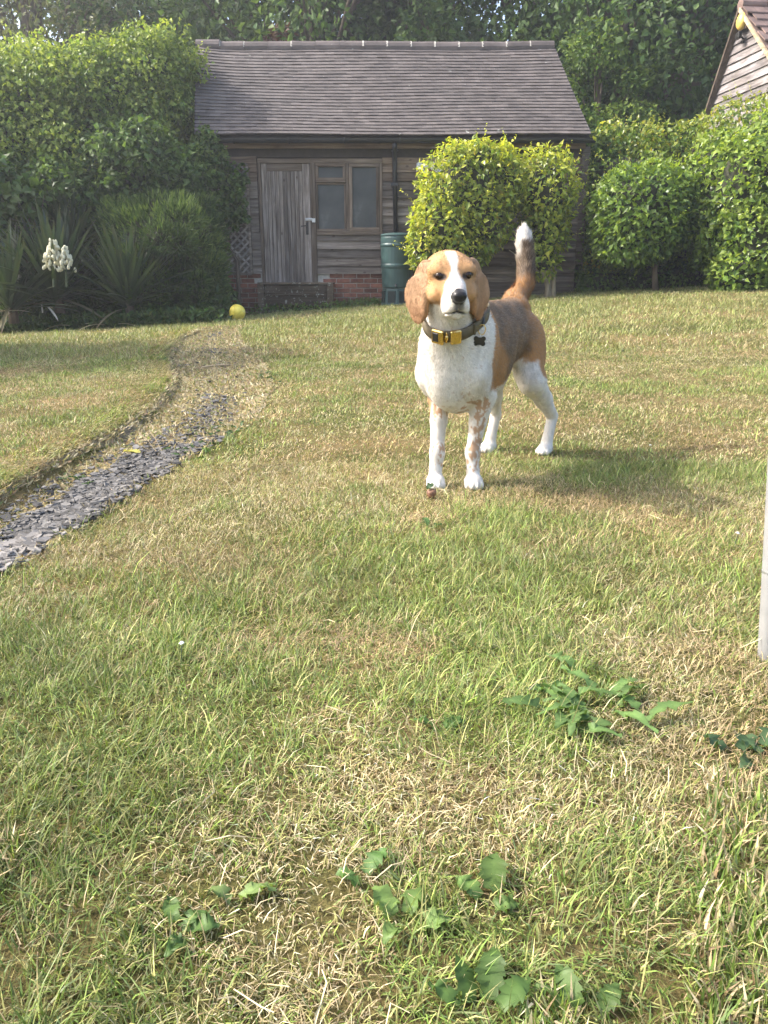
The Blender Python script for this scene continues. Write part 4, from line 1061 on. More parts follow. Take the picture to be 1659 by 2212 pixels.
shrub('huge hazel shrub with bright yellow green top filling the upper left', [E_(90, 245, 12.6, 150, 130, 1.0), E_(230, 215, 12.8, 130, 115, 1.0), E_(330, 165, 13.2, 100, 95, 0.9), E_(20, 330, 12.2, 140, 120, 0.9), E_(-120, 270, 12.2, 160, 165, 1.1), E_(180, 320, 12.4, 140, 110, 0.9), E_(370, 240, 13.3, 62, 110, 0.7)],
      62000, 0.072, HZL, (0.33, 0.38, 0.075), (150, 640, 12.6), 61, name='hazel_shrub', clumps=34)
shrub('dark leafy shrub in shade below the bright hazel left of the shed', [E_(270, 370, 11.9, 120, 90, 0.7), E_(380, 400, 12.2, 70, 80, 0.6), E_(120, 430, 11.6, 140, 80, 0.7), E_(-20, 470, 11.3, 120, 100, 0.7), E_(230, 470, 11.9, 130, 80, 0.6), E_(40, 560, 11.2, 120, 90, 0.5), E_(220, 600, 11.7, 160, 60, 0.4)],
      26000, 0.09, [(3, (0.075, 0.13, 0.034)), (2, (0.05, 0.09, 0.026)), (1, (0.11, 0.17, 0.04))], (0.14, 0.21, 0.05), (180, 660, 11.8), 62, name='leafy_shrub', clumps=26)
shrub('broad light leafed bush at the left edge above the yuccas', [E_(30, 430, 10.9, 80, 45, 0.4), E_(-40, 400, 10.9, 90, 80, 0.5), E_(-20, 500, 10.8, 60, 60, 0.4)], 3000, 0.13, [(3, (0.09, 0.15, 0.035)), (2, (0.06, 0.11, 0.03))], (0.13, 0.19, 0.045), (-20, 650, 10.9), 63, name='broad_leaf_bush', asp=0.85, stems=3)
shrub('climbing shrub with twisted leaves scrambling over the trellis and shed corner', [E_(450, 330, 12.5, 42, 40, 0.22), E_(490, 385, 12.6, 44, 40, 0.16), E_(470, 430, 12.55, 55, 60, 0.22), E_(508, 450, 12.62, 26, 42, 0.12), E_(440, 400, 12.5, 48, 80, 0.3), E_(450, 300, 12.5, 24, 24, 0.15), E_(456, 515, 12.55, 36, 46, 0.2), E_(458, 610, 12.4, 34, 34, 0.15), E_(455, 645, 12.3, 45, 34, 0.2)],
      6500, 0.085, [(3, (0.07, 0.125, 0.03)), (2, (0.048, 0.09, 0.025)), (1, (0.11, 0.17, 0.035))], (0.14, 0.2, 0.04), (480, 670, 12.5), 64, name='climbing_shrub', core=0.3, clumps=9)

# feathery conifer
cy = P(345, 695, 11.3)
con = empty('feathery_conifer', cy, 'dense dark green feathery conifer bush between yuccas and shed step', 'conifer')
EC = [E_(350, 545, 11.3, 128, 118, 0.75), E_(330, 620, 11.2, 135, 68, 0.7), E_(420, 510, 11.5, 62, 80, 0.5), E_(290, 520, 11.4, 78, 80, 0.5), E_(400, 630, 11.1, 82, 58, 0.5), E_(350, 465, 11.5, 60, 52, 0.4)]
foliage('sprays', con, np.random.RandomState(71), EC + clumpy(EC, 22, 72, 0.22, 0.34), 46000, 0.095, 0.17, [(3, (0.055, 0.095, 0.028)), (2, (0.036, 0.068, 0.022)), (1, (0.085, 0.13, 0.034))], M_needle, depth=0.4, lump=0.36, lscale=2.4, spray=0.9, tipcol=(0.13, 0.18, 0.05), core=0.66, seed=3, core_ells=EC)
trunk('trunk', con, [cy + Vector((0, 0.1, -0.1)), cy + Vector((0, 0.1, 0.8))], [0.07, 0.05])

# ---------------- yuccas: stiff sword leaves, each a part
M_yucca = mat_leaf('yucca_leaf', 0.4, 0.42, 0.12)
def sword(L, w, bend, c, name='leaf', mat=None):
    n = 7; V = []; Cc = []
    for i in range(n):
        t = i / (n - 1); hw = w / 2 * (0.7 + 0.6 * t) * (1 - t ** 3.5) + 0.0006
        y = L * t; z = -bend * L * t ** 2.2
        V += [(-hw, y, z + hw * 0.35), (0, y, z), (hw, y, z + hw * 0.35)]
        k = 1.0 + (0.5 * (t - 0.93) / 0.07 if t > 0.93 else 0)
        Cc += [[c[0] * k, c[1], c[2]]] * 3
    F = []
    for i in range(n - 1):
        a = i * 3; F += [(a, a + 1, a + 4, a + 3), (a + 1, a + 2, a + 5, a + 4)]
    return npmesh(name, V, F, mat or M_yucca, np.array(Cc), smooth=True)
ym = [sword(1.0, 0.058, b, c) for b, c in ((0.02, (0.05, 0.078, 0.042)), (0.06, (0.062, 0.095, 0.048)), (0.12, (0.045, 0.07, 0.038)), (0.2, (0.07, 0.10, 0.05)))]
yd = [sword(1.0, 0.075, b, c, 'dry_leaf') for b, c in ((0.2, (0.11, 0.11, 0.055)), (0.3, (0.14, 0.125, 0.07)))]
def yucca(u, v, Y, L, n, label, seed, lean=0, dry=4):
    b = G(u, v) if Y is None else P(u, v, Y); rr = np.random.RandomState(seed)
    root = empty('yucca', b, label, 'yucca', 'yuccas in the bed left of the path')
    for k in range(n + dry):
        d = k >= n
        t = (k + 0.5) / n
        el = R(8 + 76 * (1 - t) ** 0.0 * rr.rand() ** 0.75) if not d else R(4 - 14 * rr.rand())
        az = rr.rand() * 6.283
        s = L * (0.75 + 0.35 * rr.rand()) * (0.8 if d else 1)
        me = (yd[rr.randint(2)] if d else ym[min(3, int((1.25 - el / R(90)) * 3 * rr.rand() + 0.4))])
        o = bpy.data.objects.new('dry_leaf' if d else 'leaf', me); COL.objects.link(o); o.parent = root
        hgt = 0.06 + 0.16 * rr.rand()
        o.matrix_local = Matrix.Translation((0.03 * math.cos(az), 0.03 * math.sin(az), hgt)) @ Matrix.Rotation(az, 4, 'Z') @ Matrix.Rotation(el, 4, 'X') @ Matrix.Rotation(rr.randn() * 0.2, 4, 'Y') @ Matrix.Diagonal((s * (0.8 + 0.3 * rr.rand()), s, s, 1))
    trunk('stem', root, [b + Vector((0, 0, -0.05)), b + Vector((0, 0, 0.25))], [0.07, 0.05])
    return root
y1 = yucca(130, 668, 10.6, 1.15, 160, 'flowering yucca with the creamy white bell spikes above it', 81)
y2 = yucca(282, 680, 10.6, 1.02, 140, 'yucca with no flowers touching the dark feathery conifer', 82)
y3 = yucca(30, 690, 10.3, 1.02, 120, 'yucca at the left frame edge beside a pale dead leaf', 83)
y4 = yucca(165, 560, 11.3, 1.0, 80, 'tall yucca half hidden in shade behind the flowering one', 84, dry=0)
# flower spikes
M_bell = mat_leaf('cream_petals', 0.3, 0.5, 0.3, (1.05, 1.02, 0.9))
bm = bmesh.new(); bmesh.ops.create_uvsphere(bm, u_segments=8, v_segments=5, radius=1)
V = np.array([v.co[:] for v in bm.verts]); F = [tuple(v.index for v in f.verts) for f in bm.faces]; bm.free()
V[:, 2] *= 1.8; V[:, :2] *= (1 - 0.18 * V[:, 2:3]); 
bell = pymesh('flower', V * 0.0165, F, M_bell, True); a = bell.color_attributes.new('Col', 'FLOAT_COLOR', 'POINT'); a.data.foreach_set('color', np.tile([0.78, 0.76, 0.60, 1], len(V)).astype(np.float32))
for (u0, v0, v1, nb, wpx), lb in (((112, 582, 516, 96, 21), 'taller cream yucca flower spike of hanging bells'), ((140, 582, 532, 60, 15), 'shorter cream yucca flower spike right of the taller one')):
    b = P(u0 + 4, 620, 9.95); tp = P(u0, v1, 9.95)
    sp = empty('flower_spike', b, lb, 'flower spike', 'cream flower spikes of the yucca')
    MB().tube([b, b.lerp(tp, 0.5), tp], [0.014, 0.011, 0.005], 6).build('stalk', M_needle if False else mat_simple('yucca_stalk', (0.06, 0.085, 0.04), 0.7), sp)
    rr = np.random.RandomState(int(u0)); s = pxm(u0, 560, 10.45)
    for k in range(nb):
        t = rr.rand() ** 0.8; vv = v0 + 2 + (v1 - v0) * t; a_ = rr.rand() * 6.283; q = wpx / s * (1.05 - 0.75 * t) * (0.35 + 0.85 * rr.rand())
        c = P(u0 + 4 * (1 - t), vv, 9.95) + Vector((math.cos(a_) * q, math.sin(a_) * q, 0))
        o = link('flower', bell, sp, c); o.rotation_euler = (rr.randn() * 0.3, rr.randn() * 0.3, 0); f = 0.8 + 0.4 * rr.rand(); o.scale = (f, f, f)
# dead leaves and litter lying in front of the yuccas
dm = [sword(1.0, 0.10, b, c, 'dead_leaf') for b, c in ((0.15, (0.55, 0.53, 0.46)), (0.35, (0.30, 0.29, 0.14)), (0.5, (0.34, 0.31, 0.16)))]
rr = np.random.RandomState(90)
for (u, v, az, el, L_, m_, lb) in ((92, 676, 0.4, 0.7, 0.20, 0, 'white papery dead leaf propped among the yuccas'), (104, 664, -2.4, -0.35, 0.33, 0, 'long pale dead leaf bent over below the yucca flowers'), (185, 700, -0.5, 0.1, 0.5, 1, 'olive dead leaf lying before the middle yuccas'), (225, 702, 2.3, 0.15, 0.45, 2, 'tan dead leaf lying flat near the conifer'), (150, 704, 1.2, 0.1, 0.5, 1, 'dull green fallen leaf at the edge of the bed'), (255, 700, -1.3, 0.1, 0.4, 2, 'tan fallen sword leaf right of the other litter'), (10, 672, -1.6, 0.1, 0.35, 0, 'pale broad dead leaf at the left frame edge')):
    p_ = P(u, v, 10.15); zz = float(zt(p_.x, p_.y)); p_.z = max(p_.z, zz + 0.03)
    o = link('dead_leaf', dm[m_], None, p_); o.rotation_euler = (el, 0, az); o.scale = (L_, L_, L_); tag(o, lb, 'dead leaf')
# bare dead stalks behind
dt = P(75, 600, 10.9); dead = empty('dead_plant', dt, 'bare brown dead plant stalks left of the cream flowers', 'dead plant')
for k in range(16):
    q = dt + Vector((rr.randn() * 0.05, rr.randn() * 0.05, 0)); e = q + Vector((rr.randn() * 0.14, rr.randn() * 0.08, 0.55 + 0.55 * rr.rand()))
    MB().tube([q, q.lerp(e, 0.5) + Vector((rr.randn() * 0.04, 0, 0)), e], [0.012, 0.009, 0.004], 5).build('twig', mat_simple('dead_stalk', (0.17, 0.12, 0.085), 0.9) if k == 0 else bpy.data.materials['dead_stalk'], dead)
# weeds at the foot of the shed and low plants in the bed
def weeds(name, label, pts, n, ln, col, seed, hgt=0.16):
    r = np.random.RandomState(seed); m = len(pts); k = r.randint(m, size=n); b = np.array(pts)[k] + r.randn(n, 3) * [0.12, 0.06, 0]
    b[:, 2] = zt(b[:, 0], b[:, 1]) + hgt * r.rand(n) ** 1.5
    t = unit(rdir(r, n) + [0, 0, 0.6]); L_ = ln * (0.6 + 0.8 * r.rand(n))
    tag(link(name, leafmesh(name, b, t, unit(rdir(r, n) + [0, -0.3, 0.6]), L_, L_ * 0.4, jit(r, col, n, 0.35), M_leaf)), label, 'weeds', kind='stuff')
pts = [P(u, 680 - (u - 520) * 0.06, 12.3)[:] for u in range(530, 740, 7)] + [P(u, 662 - (u - 720) * 0.05, 12.55)[:] for u in range(720, 830, 6)] * 2
weeds('shed_weeds', 'low green weeds along the foot of the step and brick base', pts, 1100, 0.06, (0.11, 0.17, 0.038), 95, 0.10)
pts = [P(u, 702 - max(0, u - 300) * 0.05, 10.4)[:] for u in range(-60, 460, 8)]
weeds('bed_weeds', 'low mixed weeds and creeping leaves along the front of the bed', pts, 3600, 0.085, (0.065, 0.11, 0.03), 96, 0.16)
pts = [P(u, 700, 10.9)[:] for u in range(-90, 470, 9)] + [P(u, 698, 11.3)[:] for u in range(-90, 480, 9)]
weeds('bed_undergrowth', 'shaded low leaves filling the bed between the yuccas', pts, 6500, 0.11, (0.055, 0.09, 0.028), 97, 0.42)
# a garden tree outside the frame on the left; its shade falls over the far left lawn
o = copy_tree(protos['light']); o.location = (-5.35, 6.3, 0); o.scale = (0.55, 0.6, 0.48); tag(o, 'garden tree standing left of the lawn beyond the frame', 'tree')
# ================================================================== GRASS
M_grass = mat_leaf('grass_blade', 0.3, 0.5, 0.22, (1.1, 1.15, 0.6))
_dry = []
for (u, v, rad, a) in ((1560, 1480, 0.20, 0.9), (1600, 1560, 0.2, 0.8), (1480, 1420, 0.14, 0.5), (1100, 1730, 0.15, 0.5), (1000, 1720, 0.15, 0.5), (850, 1380, 0.14, 0.35), (700, 960, 0.5, 0.55), (850, 900, 0.8, 0.5), (1000, 1060, 0.35, 0.4), (400, 1060, 0.4, 0.4), (1600, 900, 0.8, 0.4), (1300, 780, 1.0, 0.2), (1500, 1120, 0.3, 0.35), (300, 1700, 0.15, 0.2), (980, 1980, 0.07, 0.25), (1250, 1980, 0.12, 0.3), (150, 1010, 0.5, 0.5), (200, 850, 0.8, 0.3),
                       (1000, 2080, 0.13, -0.5), (870, 2000, 0.08, -0.4), (390, 2020, 0.06, -0.3), (1180, 1520, 0.17, -0.7), (80, 1500, 0.25, -0.6), (60, 1720, 0.2, -0.7), (150, 2150, 0.12, -0.6), (1050, 2100, 0.12, -0.5), (1150, 1130, 0.2, -0.6), (1500, 2100, 0.12, -0.4), (1280, 1020, 0.3, -0.6), (250, 1100, 0.2, -0.5), (900, 690, 1.6, -0.75), (1400, 660, 2.0, -0.8), (620, 715, 1.0, -0.6), (600, 1550, 0.2, -0.3), (1500, 1350, 0.2, -0.3), (450, 1300, 0.25, -0.2), (100, 745, 1.2, -0.4)):
    q = G0(u, v); _dry.append((q.x, q.y, rad, a))
def dryness(x, y):
    d = 0.53 - 0.10 * sstep((1.9 - y) / 0.8) + (1.8 + 0.8 * sstep((y - 1.2) / 1.0)) * (n2(x, y, 2.2, 3, 3.1) - 0.5) + 1.7 * (n2(x, y, 7.0, 2, 8.2) - 0.5)
    for (a, b, r_, k) in _dry: d = d + k * np.exp(-((x - a) ** 2 + (y - b) ** 2) / (r_ * r_))
    d = d - 0.14 * sstep((y - 6.5) / 4)
    return np.clip(d, 0, 1)
def bedmask(x, y):
    """true where no lawn grows (bed, shed)"""
    edge = np.interp(x, [-9, -5.2, -3.0, -2.2, -1.7, 0.0, 3.2, 6], [9.7, 9.9, 10.5, 11.3, 12.2, 12.45, 12.7, 12.2])
    return y > edge
GREENS = np.array([(0.145, 0.215, 0.043), (0.095, 0.155, 0.033), (0.195, 0.255, 0.055), (0.14, 0.19, 0.075)])
STRAWS = np.array([(0.48, 0.395, 0.24), (0.36, 0.28, 0.155), (0.60, 0.52, 0.345), (0.25, 0.175, 0.095)])
def blades(n, y0, y1, seed, seg, wmul, hmul, power=1.0, margin=1.25, ymode=None, flat=False):
    r = np.random.RandomState(seed)
    # uniform over the wedge the lens can see (with a margin to either side)
    y = np.sqrt(r.rand(n * 2) * ((y1 + 0.25) ** 2 - (y0 + 0.25) ** 2) + (y0 + 0.25) ** 2) - 0.25 if power == 1 else y0 + (y1 - y0) * r.rand(n * 2) ** power
    x = (r.rand(n * 2) * 2 - 1) * 0.56 * (y + 0.25) * margin
    tuft = n2(x, y, 22, 2, 1.7)
    # clumping
    k = r.rand(n * 2) < 0.15 + 1.5 * np.clip(tuft - 0.15, 0, 1) + (1.0 if flat else 0.0)
    dl, dr = path_d(x, y)
    ins = (dl > 0.0) & (dr > 0.0) & (y < PY1 - 0.3) & (y > 0.9)
    soft = r.rand(n * 2)
    farp = sstep((y - 3.0) / 0.7)
    pk = np.where((dr < 0.35) & (y > 3.2), 0.42 * (n2(x, y, 5, 2, 15.0) > 0.45), 0.0); pk = np.maximum(pk, 0) + np.where((dr < 0.16) | (dl < 0.06), 0.5, 0.05 + 0.55 * farp * (n2(x, y, 4, 2, 6.0) > 0.45))
    k &= ~(ins & (soft > pk))
    k &= ~bedmask(x, y + 0.25 * (n2(x, y, 4, 1) - 0.5))
    x, y, ins = x[k][:n], y[k][:n], ins[k][:n]; n = len(x); dl = dl[k][:n]
    z = zt(x, y)
    d = dryness(x, y)
    d = np.where(ins, np.maximum(d, 0.75), d)
    isdry = r.rand(n) < (0.08 + 0.74 * d)
    col = np.where(isdry[:, None], STRAWS[r.choice(4, n, p=[0.38, 0.3, 0.17, 0.15])], GREENS[r.choice(4, n, p=[0.35, 0.28, 0.25, 0.12])])
    half = (r.rand(n) < 0.22)[:, None]; mixc = 0.5 * (GREENS[0] + STRAWS[0]); col = np.where(half, mixc * [1, 1, 0.8], col)
    rust = np.clip((n2(x, y, 3.2, 2, 12.0) - 0.46) * 5, 0, 1)[:, None] * 0.65; col = np.where(isdry[:, None], col * (1 - rust) + np.array([0.42, 0.285, 0.165]) * rust, col)
    col = col * np.exp(r.randn(n, 1) * 0.32) * (1 + 0.9 * (n2(x, y, 3.5, 3, 4.4)[:, None] - 0.5))
    hgt = (0.018 + 0.022 * r.rand(n) ** 1.6) * hmul * (0.35 + 0.75 * n2(x, y, 6, 2, 2.0) + 0.75 * n2(x, y, 22, 2, 1.7)) * (1 + 0.35 * (1 - d) ) * np.where(isdry, 0.95, 1.05)
    hgt = np.where(ins, hgt * 0.55, hgt)
    long_ = r.rand(n) < 0.02; hgt = np.where(long_, hgt * 1.8, hgt)
    hgt = np.where((dl < 0) & (dl > -0.14) & (y < PY1 - 0.5), hgt * 1.6, hgt)
    wid = np.where(isdry, 0.85, 1.1) * (0.0014 + 0.0017 * r.rand(n)) * wmul
    lean = np.where(isdry, np.abs(r.randn(n)) * 0.6 + 0.55, np.abs(r.randn(n)) * 0.6 + 0.34)
    lean = np.minimum(lean, 1.45)
    edge = (dl < 0) & (dl > -0.16) & (y < PY1 - 0.5)            # lawn edge hangs over the path
    lean = np.where(edge, np.minimum(lean + 0.4, 1.6), lean)
    az = r.rand(n) * 6.283 + 0; 
    sw = n2(x, y, 7.0, 2, 9.0) * 14.0; az = np.where(r.rand(n) < 0.3, sw + r.randn(n) * 0.8, az)
    az = np.where(edge & (r.rand(n) < 0.8), -0.4 + r.randn(n) * 0.5, az)
    hd = np.stack([np.cos(az), np.sin(az), 0 * az], 1)
    sd = np.stack([-np.sin(az), np.cos(az), 0 * az], 1)
    tw = r.randn(n) * 0.8; wd = unit(sd * np.cos(tw)[:, None] + hd * np.sin(tw)[:, None] * 0.8)
    b = np.stack([x, y, z - 0.004], 1)
    if flat: b[:, 2] += 0.012 * r.rand(n)
    curve = 0.35 + 0.7 * r.rand(n)
    lv = []
    for i in range(seg + 1):
        t = i / seg; a = lean * (0.5 + curve * t)
        c = b + (hd * np.sin(a)[:, None] + np.array([0, 0, 1]) * np.cos(a)[:, None]) * (hgt * t)[:, None]
        c[:, 2] = np.maximum(c[:, 2], z + 0.003 + 0.004 * r.rand(n)) if i else c[:, 2]
        lv.append((c, wd * (wid * (0.5 if t == 0 else 0.5) * (1 - t ** 2.2))[:, None]))
    vs_ = []
    for i, (c, w) in enumerate(lv):
        if i < seg: vs_ += [c - w, c + w]
        else: vs_ += [c]
    kk = len(vs_); V = np.stack(vs_, 1).reshape(-1, 3); i0 = np.arange(n)[:, None] * kk; F = []
    for i in range(seg):
        a = 2 * i
        if i < seg - 1: F += [i0 + [[a, a + 1, a + 3]], i0 + [[a, a + 3, a + 2]]]
        else: F += [i0 + [[a, a + 1, a + 2]]]
    base = col * np.where(isdry, 1, 1)[:, None]; tipc = np.where((r.rand(n) < 0.3)[:, None], 0.5 * col + 0.5 * STRAWS[0], col)
    basec = 0.45 * col + 0.55 * np.array([0.34, 0.29, 0.13])
    cs = []
    for i in range(seg + 1):
        t = i / seg; cc = np.where(t < 0.35, basec * (1 - t / 0.35) + col * (t / 0.35), col + (tipc - col) * (t - 0.35) / 0.65)
        cs += [cc, cc] if i < seg else [cc]
    C = np.clip(np.stack(cs, 1).reshape(-1, 3), 0.01, 0.85)
    return V, np.concatenate(F), C
def lawn(name, label, *a, **k):
    V, F, C = blades(*a, **k)
    tag(link(name, npmesh(name, V, F, M_grass, C)), label, 'grass', kind='stuff')
lawn('near_grass', 'mixed green and straw dry grass blades of the nearest lawn', 80000, 0.28, 1.3, 101, 3, 0.7, 0.62)
lawn('near_lawn_grass', 'mixed green and straw dry grass blades of the lawn before the dog', 138000, 1.2, 2.6, 104, 2, 0.85, 0.60)
lawn('near_thatch', 'flat dry straw and thatch lying between the near grass blades', 54000, 0.28, 2.6, 105, 2, 0.66, 0.95, flat=True)
lawn('middle_grass', 'patchy green and dry grass of the lawn around the dog', 200000, 2.5, 6.0, 102, 2, 1.35, 0.74)
lawn('far_grass', 'short lawn grass in front of the shed and hedge', 180000, 5.8, 12.8, 103, 1, 3.6, 1.15)

# moss, stubble and dead grass grown through the path
def path_growth(n, seed):
    r = np.random.RandomState(seed)
    y = 1.3 + (PY1 - 1.5) * r.rand(n) ** 1.3; l = np.interp(y, PL[:, 1], PL[:, 0]); w = np.interp(y, PR[:, 1], PR[:, 0]) - l
    f = r.rand(n); x = l + w * f
    keep = np.where(y < 3.2, np.clip((0.40 - f) * 4, 0.06, 0.8) + 0.5 * (f > 0.94), np.where(n2(x, y, 3.5, 3, 6.0) > 0.40, 0.95, 0.18))
    k = r.rand(n) < keep; x, y = x[k], y[k]; n = len(x); z = zt(x, y)
    p = np.stack([x, y, z], 1); t = unit(rdir(r, n) * [1, 1, 0.3] + [0, 0, 0.45]); L_ = (0.012 + 0.022 * r.rand(n)) * (1 + 0.06 * y)
    c = np.array([(0.42, 0.35, 0.215), (0.34, 0.27, 0.165), (0.50, 0.43, 0.29), (0.20, 0.23, 0.08), (0.29, 0.20, 0.13)])[r.choice(5, n, p=[0.34, 0.22, 0.16, 0.18, 0.10])] * np.exp(r.randn(n, 1) * 0.25)
    return leafmesh('path_growth', p, t, unit(rdir(r, n) + [0, 0, 1]), L_, 0.0045 + 0.0011 * y, np.clip(c, 0, 0.8), M_grass)
tag(link('path_growth', path_growth(60000, 131)), 'dry yellow moss and dead grass growing through the slate path', 'moss', kind='stuff')

# the lawn goes on to either side: one turf patch laid again and again by geometry nodes
def turf_patch(size, n, seed):
    r = np.random.RandomState(seed); x = (r.rand(n) - 0.5) * size; y = (r.rand(n) - 0.5) * size
    dry = r.rand(n) < 0.5
    c = np.where(dry[:, None], STRAWS[r.choice(4, n, p=[0.38, 0.3, 0.17, 0.15])], GREENS[r.choice(4, n)]) * np.exp(r.randn(n, 1) * 0.3)
    a = r.rand(n) * 6.283; ln_ = np.where(dry, 0.8, 0.45) * np.abs(r.randn(n)); h = 0.018 + 0.022 * r.rand(n)
    hd = np.stack([np.cos(a), np.sin(a), 0 * a], 1); sd = np.stack([-np.sin(a), np.cos(a), 0 * a], 1) * (0.0013 + 0.001 * r.rand(n))[:, None]
    b = np.stack([x, y, 0 * x], 1); up = np.array([0, 0, 1.0])
    m = b + (hd * np.sin(ln_ * 0.6)[:, None] + up * np.cos(ln_ * 0.6)[:, None]) * (h * 0.5)[:, None]; t = b + (hd * np.sin(np.minimum(ln_, 1.4))[:, None] + up * np.cos(np.minimum(ln_, 1.4))[:, None]) * h[:, None]
    V = np.stack([b - sd, b + sd, m - sd * 0.8, m + sd * 0.8, t], 1).reshape(-1, 3); i = np.arange(n)[:, None] * 5
    return npmesh('turf_patch', V, np.concatenate([i + [[0, 1, 3]], i + [[0, 3, 2]], i + [[2, 3, 4]]]), M_grass, np.repeat(np.clip(c, 0.01, 0.8), 5, 0))
TS = 0.42
rt = np.random.RandomState(61); pts_ = []
for yy in np.arange(-1.6, 9.0, TS * 0.86):
    for xx in np.arange(-6.0, 6.0, TS * 0.86):
        a_, b_ = xx + rt.randn() * 0.03, yy + rt.randn() * 0.03
        if abs(a_) < 0.56 * 1.25 * (max(b_, 0.28) + 0.25) - 0.10 and b_ > 0.30: continue
        l_, r_ = path_d(a_, b_)
        if l_ > -0.2 and r_ > -0.12 and b_ < PY1: continue
        if b_ > 5.5 and bedmask(a_, b_ + 0.6): continue
        pts_.append((a_, b_, float(zt(a_, b_)) - 0.003))
patch = link('turf_patch', turf_patch(TS, 5200, 62), None, pts_[0]); tag(patch, 'square of mown lawn turf beyond the left frame edge', 'grass', kind='stuff')
pm = bpy.data.meshes.new('side_lawn'); pm.from_pydata(pts_[1:], [], [])
side = link('side_lawn', pm); tag(side, 'mixed dry and green lawn grass to either side of the view', 'grass', kind='stuff')
ng = bpy.data.node_groups.new('lay_turf', 'GeometryNodeTree')
ng.interface.new_socket('Geometry', in_out='INPUT', socket_type='NodeSocketGeometry'); ng.interface.new_socket('Geometry', in_out='OUTPUT', socket_type='NodeSocketGeometry')
gi, go = ng.nodes.new('NodeGroupInput'), ng.nodes.new('NodeGroupOutput'); oi_ = ng.nodes.new('GeometryNodeObjectInfo'); ip = ng.nodes.new('GeometryNodeInstanceOnPoints'); rv = ng.nodes.new('FunctionNodeRandomValue')
oi_.inputs['Object'].default_value = patch; oi_.inputs['As Instance'].default_value = True
rv.data_type = 'FLOAT_VECTOR'; rv.inputs[0].default_value = (0, 0, 0); rv.inputs[1].default_value = (0, 0, 6.283)
ng.links.new(gi.outputs[0], ip.inputs['Points']); ng.links.new(oi_.outputs['Geometry'], ip.inputs['Instance']); ng.links.new(rv.outputs[0], ip.inputs['Rotation']); ng.links.new(ip.outputs[0], go.inputs[0])
side.modifiers.new('lay_turf', 'NODES').node_group = ng
# ================================================================== DOG
# the body is one skin: smooth union of muscles and bones as distances, meshed by surface nets
OD = np.array([0.215, 2.30, 0.0]); DF = np.array([-0.527, -0.850, 0.0]); DF /= np.linalg.norm(DF); DS = np.array([-DF[1], DF[0], 0.0]); DS = np.array([0.850, -0.527, 0.0]); DS /= np.linalg.norm(DS)
DU = np.array([0, 0, 1.0])
def B(f, s, z): return OD + DF * f + DS * s + DU * z
HC = np.array([0.174, 2.135, 0.617])
HF = np.array([0.10, -0.95, -0.24]); HF /= np.linalg.norm(HF)
HX = np.array([0.99, 0.10, 0.03]); HX -= HF * HX.dot(HF); HX /= np.linalg.norm(HX)
HU = np.cross(HX, HF); HU = HU if HU[2] > 0 else -HU
def Hd(x, f, u): return HC + HX * x + HF * f + HU * u
prims = []     # (type, data, k, tag)
def cap(a, b, ra, rb, k=0.02, g='body'): prims.append(('cap', np.asarray(a, float), np.asarray(b, float), ra, rb, k, g))
def ell(c, rad, axes, k=0.02, g='body'): prims.append(('ell', np.asarray(c, float), np.asarray(rad, float), np.asarray(axes, float), 0, k, g))
BA = np.stack([DS, DF, DU]); HA = np.stack([HX, HF, HU])
def tilt(axes, ang, i, j):
    A = axes.copy(); c, s = math.cos(ang), math.sin(ang); A[i], A[j] = axes[i] * c + axes[j] * s, axes[j] * c - axes[i] * s; return A
# trunk
ell(B(-0.13, -0.005, 0.395), (0.100, 0.215, 0.155), BA, 0.03)            # rib cage
ell(B(0.01, 0.0, 0.405), (0.100, 0.112, 0.145), BA, 0.05)                # fore chest
ell(B(0.055, 0.0, 0.335), (0.058, 0.062, 0.085), BA, 0.05)               # breast
ell(B(-0.02, 0, 0.30), (0.062, 0.10, 0.075), BA, 0.04)                   # brisket
ell(B(-0.33, -0.018, 0.430), (0.078, 0.20, 0.105), BA, 0.05)             # loin
ell(B(-0.455, -0.038, 0.440), (0.068, 0.092, 0.106), BA, 0.05)            # croup
cap(B(-0.05, 0, 0.50), B(-0.49, -0.03, 0.500), 0.045, 0.042, 0.04)       # back line
# shoulders
for s in (-1, 1):
    ell(B(-0.005, s * 0.069, 0.40), (0.040, 0.075, 0.13), tilt(BA, 0.25 * 1, 1, 2), 0.035)
    cap(B(0.030, s * 0.068, 0.345), B(-0.035, s * 0.070, 0.285), 0.046, 0.038, 0.035)
# neck
cap(B(-0.02, 0, 0.455), HC + np.array([0.0, 0.045, -0.035]), 0.094, 0.064, 0.05)
cap(B(0.05, 0, 0.40), Hd(0, 0.005, -0.055), 0.074, 0.048, 0.05)
# forelegs
PF = {-1: np.array([0.158, 2.285, 0]), 1: np.array([0.274, 2.285, 0])}
for s in (-1, 1):
    f0 = PF[s]; ez = 0.275; el_ = B(-0.035, s * 0.072, ez)
    wr = f0 + np.array([0.001 - 0.004 * s, 0.022, 0.105]); pa = f0 + np.array([0.0, 0.012, 0.046])
    cap(el_, (el_ + wr) / 2 + np.array([0, 0, 0.01]), 0.037, 0.0262, 0.025)
    cap((el_ + wr) / 2 + np.array([0, 0, 0.01]), wr, 0.0255, 0.0208, 0.015)
    ell(wr + np.array([0, -0.006, 0.0]), (0.0228, 0.022, 0.032), np.eye(3), 0.015)
    cap(wr, pa, 0.0208, 0.0205, 0.012)
    ell(f0 + np.array([0, -0.004, 0.022]), (0.029, 0.038, 0.022), np.eye(3), 0.014)
    for q, dx in enumerate((-0.0205, -0.0072, 0.0072, 0.0205)):
        fy = -0.034 if q in (1, 2) else -0.024
        ell(f0 + np.array([dx, fy, 0.0145]), (0.0092, 0.017, 0.0145), np.eye(3), 0.004)
    cap(wr + np.array([0.0, 0.018, -0.02]), wr + np.array([0, 0.026, -0.03]), 0.009, 0.007, 0.006)
